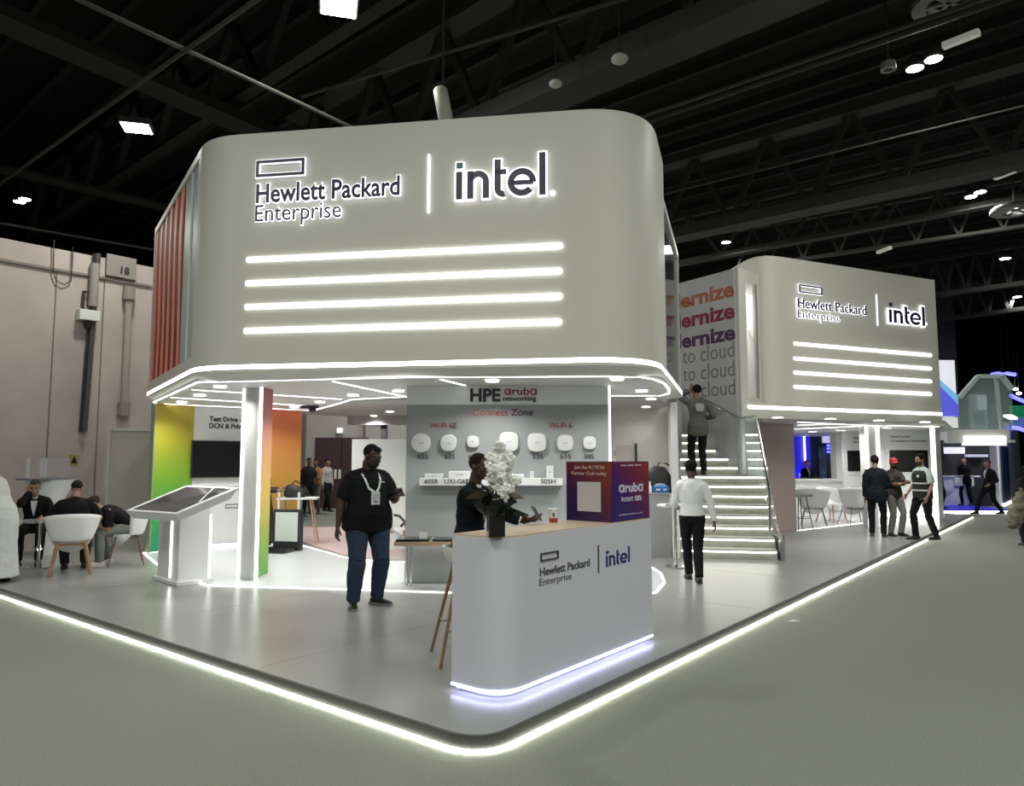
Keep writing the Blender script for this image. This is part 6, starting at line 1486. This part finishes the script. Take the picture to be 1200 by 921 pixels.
p = at(1084, 632.5); J = person('bearded man in black vest over a pale green shirt facing the two others', p.x, p.y, -78, H=1.78, skin='tan', hairkind='full', beard=True, topc=(.48, .56, .52), bottom='trousers', botc=(.010, .010, .012), voxel=.011, z0=.004,
           feet={-1: (-.10, -.12, .085, -10), 1: (.10, .18, .09, 5)}, hands={1: (.23, -.10, .86), -1: (-.2, -.2, .9)}, elbow={1: (.3, .9, 0)})
mb = MB(); st = []
T_ = J['T']
for h, rx, ry in ((-.10, .182, .128), (0, .184, .132), (.16, .163, .120), (.30, .175, .130), (.38, .170, .128), (.44, .135, .105)): st.append((T_(0, h), rx+.030, ry+.034))
mb.sweep(st, n=20, cap=.2); J['fin']('vest', remesh(mb, .012, 2, .006), mat('vest_black', (.012, .013, .015), .85))
for h, rr in ((.06, 0), (.20, -.012)):
    mb = MB(); mb.sweep([(T_(0, h-.014), .222+rr*.6, .176+rr*.3), (T_(0, h+.014), .222+rr*.6, .176+rr*.3)], n=20, cap=0); J['fin']('reflective_band', mb.mesh('b'), mat('band_white', (.55, .57, .55), .5))
mb = MB(); mb.ell(T_(.08, .34, -.165), .03, .012, .03); J['fin']('chest_badge', mb.mesh('b'), 'white')
# 8-10 seated men at the left
def seated(label, x, y, rz, **k):
    d = dict(hipz=.56, lean=0, feet={-1: (-.13, -.48, .085, -5), 1: (.13, -.46, .085, 5)}, voxel=.011, hem=-.05); d.update(k)
    return person(label, x, y, rz, **d)
J = seated('grey-haired man in black suit sitting with a hand to his face', -7.75, 12.0, 25, H=1.76, lean=12, bend=10, skin='tan', hair=(.05, .045, .04), hairkind='short', headpitch=15, top='jacket', topc=(.008, .008, .009), botc=(.008, .008, .009), shirt=True,
           hands={-1: (-.05, -.27, 1.13), 1: (.16, -.36, .70)}, elbow={-1: (-.6, -.2, -1)}, palms={-1: (0, 1, .2)}, handdir={-1: (.1, .1, 1)}, curl=.6)
p = at(84, 671.5)
J = seated('man in black polo sitting with his back to us in the white armchair', p.x-.04, p.y+.05, 206, H=1.76, lean=6, bend=14, fat=1.14, skin='tan', hair=(.02, .018, .016), hairkind='short', headyaw=-15, headpitch=12, topc=(.007, .007, .008), botc=(.02, .022, .02), hands={-1: (-.24, -.42, .72), 1: (.24, -.44, .72)}, elbow={-1: (-.7, .1, -.8), 1: (.7, .1, -.8)})
c_, _ = J['spine'](.487); mb = MB(); mb.sweep([(c_, .076, .070), (c_+Vector((0, -.003, .018)), .070, .066)], n=16, cap=0); J['fin']('collar_edge', mb.mesh('c'), 'white')
p = at(147, 661)
J = seated('man in black polo and grey trousers bending forward on the thin-legged chair', p.x+.02, p.y+.08, -58, H=1.76, lean=36, bend=34, skin='tan', hair=(.05, .035, .025), hairkind='short', headpitch=30, topc=(.009, .009, .010), botc=(.17, .19, .17), shoec=(.55, .55, .53), hands={-1: (-.12, -.55, .66), 1: (.12, -.55, .66)}, feet={-1: (-.13, -.30, .085, -5), 1: (.13, -.42, .085, 5)})
# 11 robed person at the left edge
J = person('person in a white robe leaning left, half cut off by the left photo edge', -6.98, 10.05, -95, lean=20, bend=12, H=1.78, skin='brown', hair=(.62, .62, .60), hairkind='scarf', top='thobe', topc=(.62, .64, .62), bottom=None, hands={-1: (-.20, -.42, .85), 1: (.24, -.30, .80)}, voxel=.012, fat=1.25)
# 12 woman in dark robe behind the column
p = at(308, 638); J = person('person in a long dark robe standing behind the white column, half hidden', p.x, p.y, 100, H=1.68, skin='tan', hair=(.015, .012, .012), hairkind='full', top='abaya', topc=(.05, .048, .047), bottom=None, hands={1: (.14, -.28, 1.1), -1: (-.14, -.28, 1.08)}, voxel=.012)
# 13-15 people at the back
p = at(356, 606); person('person in black with a dark bag at the edge of the orange panel, far back', p.x, p.y+.4, 30, H=1.70, skin='brown', top='shirt', topc=(.02, .02, .022), botc=(.02, .02, .02), voxel=.014, hands={1: (.12, -.25, 1.05)})
p = at(369, 602); person('man in orange-tan shirt with folded arms standing far back by the maroon door', p.x, p.y, -10, H=1.66, skin='brown', topc=(.34, .17, .08), top='shirt', botc=(.11, .10, .095), voxel=.014, hands={-1: (.08, -.22, 1.20), 1: (-.05, -.24, 1.14)}, elbow={-1: (-.9, 0, -.7), 1: (.9, 0, -.7)}, feet={-1: (-.16, .0, .085), 1: (.14, -.05, .085)})
p = at(381, 600); person('person in white top and black trousers stepping right of the tan-shirted man', p.x-.05, p.y+.3, 60, H=1.66, skin='tan', topc=(.45, .40, .38), top='shirt', botc=(.012, .012, .014), voxel=.014, feet={-1: (-.08, -.22, .085), 1: (.08, .15, .085)})
# 16 walking man on the right aisle
p = at(1161, 603, -.1); person('man in black suit walking left along the right aisle', p.x, p.y, -82, z0=-.1, H=1.80, skin='tan', hair=(.05, .05, .05), top='jacket', topc=(.010, .010, .012), botc=(.010, .010, .012), voxel=.013, shirt=True,
       feet={-1: (-.08, -.42, .085, 0), 1: (.08, .32, .11, 0)}, hipz=.87, hands={1: (.24, -.18, .92), -1: (-.2, .1, .85)})
p = at(1139, 592, 0); person('person in black standing at the far stand desk, left of the walking man', p.x, p.y+.3, -60, z0=-.02, H=1.74, skin='tan', top='jacket', topc=(.010, .010, .012), botc=(.010, .010, .012), voxel=.014, hands={1: (.12, -.35, 1.05)}, feet={-1: (-.1, -.1, .085), 1: (.1, .15, .085)})
p = at(1124, 590, 0); seated('person with reddish hair sitting at the far stand desk', p.x, p.y+1.4, 20, z0=-.02, H=1.70, skin='light', hair=(.12, .035, .025), hairkind='full', topc=(.30, .25, .25), botc=(.02, .02, .02), voxel=.014)
p = at(1119, 590, 0); person('pale-haired person in patterned dark top standing behind the far desk', p.x, p.y+2.2, -20, z0=-.02, H=1.80, skin='light', hair=(.35, .33, .32), hairkind='full', top='shirt', topc=(.06, .06, .075), botc=(.02, .02, .02), voxel=.014)
p = at(1107, 596, 0); person('person in olive green jacket partly hidden behind the vertical end light', p.x-.02, p.y+.2, 60, H=1.68, skin='tan', hairkind='full', top='jacket', topc=(.05, .055, .03), botc=(.015, .015, .012), voxel=.014)
p = at(1203, 640, -.1); J = person('dark-haired person in black holding a patterned coat at the right edge of the photo', p.x+.10, p.y, 170, z0=-.1, H=1.66, skin='tan', hairkind='scarf', hair=(.012, .01, .01), top='shirt', topc=(.02, .02, .022), bottom='trousers', botc=(.02, .02, .022), voxel=.013)
t = thing('carried_coat', 'crumpled beige and green coat carried at the right edge of the photo', 'coat', (p.x-.16, p.y-.02, .25))
mb = MB(); mb.sweep([((.10, 0, .78), .06, .06), ((.04, 0, .5), .13, .10), ((-.03, 0, .25), .16, .12), ((-.10, 0, .05), .12, .08)], n=14)
link('cloth', remesh(mb, .015, 1, .04, 4), mat('coat_pattern', (.20, .19, .15), .9, var=.5, vscale=7), t)
p = at(945, 572, 0); p = dep(945, 545, 25.2); person('man in black suit and white shirt standing in the blue stand', p.x, 25.2, 20, z0=-.1, H=1.72, skin='light', hair=(.1, .05, .04), top='jacket', topc=(.01, .01, .012), botc=(.01, .01, .01), shirt=True, voxel=.014)
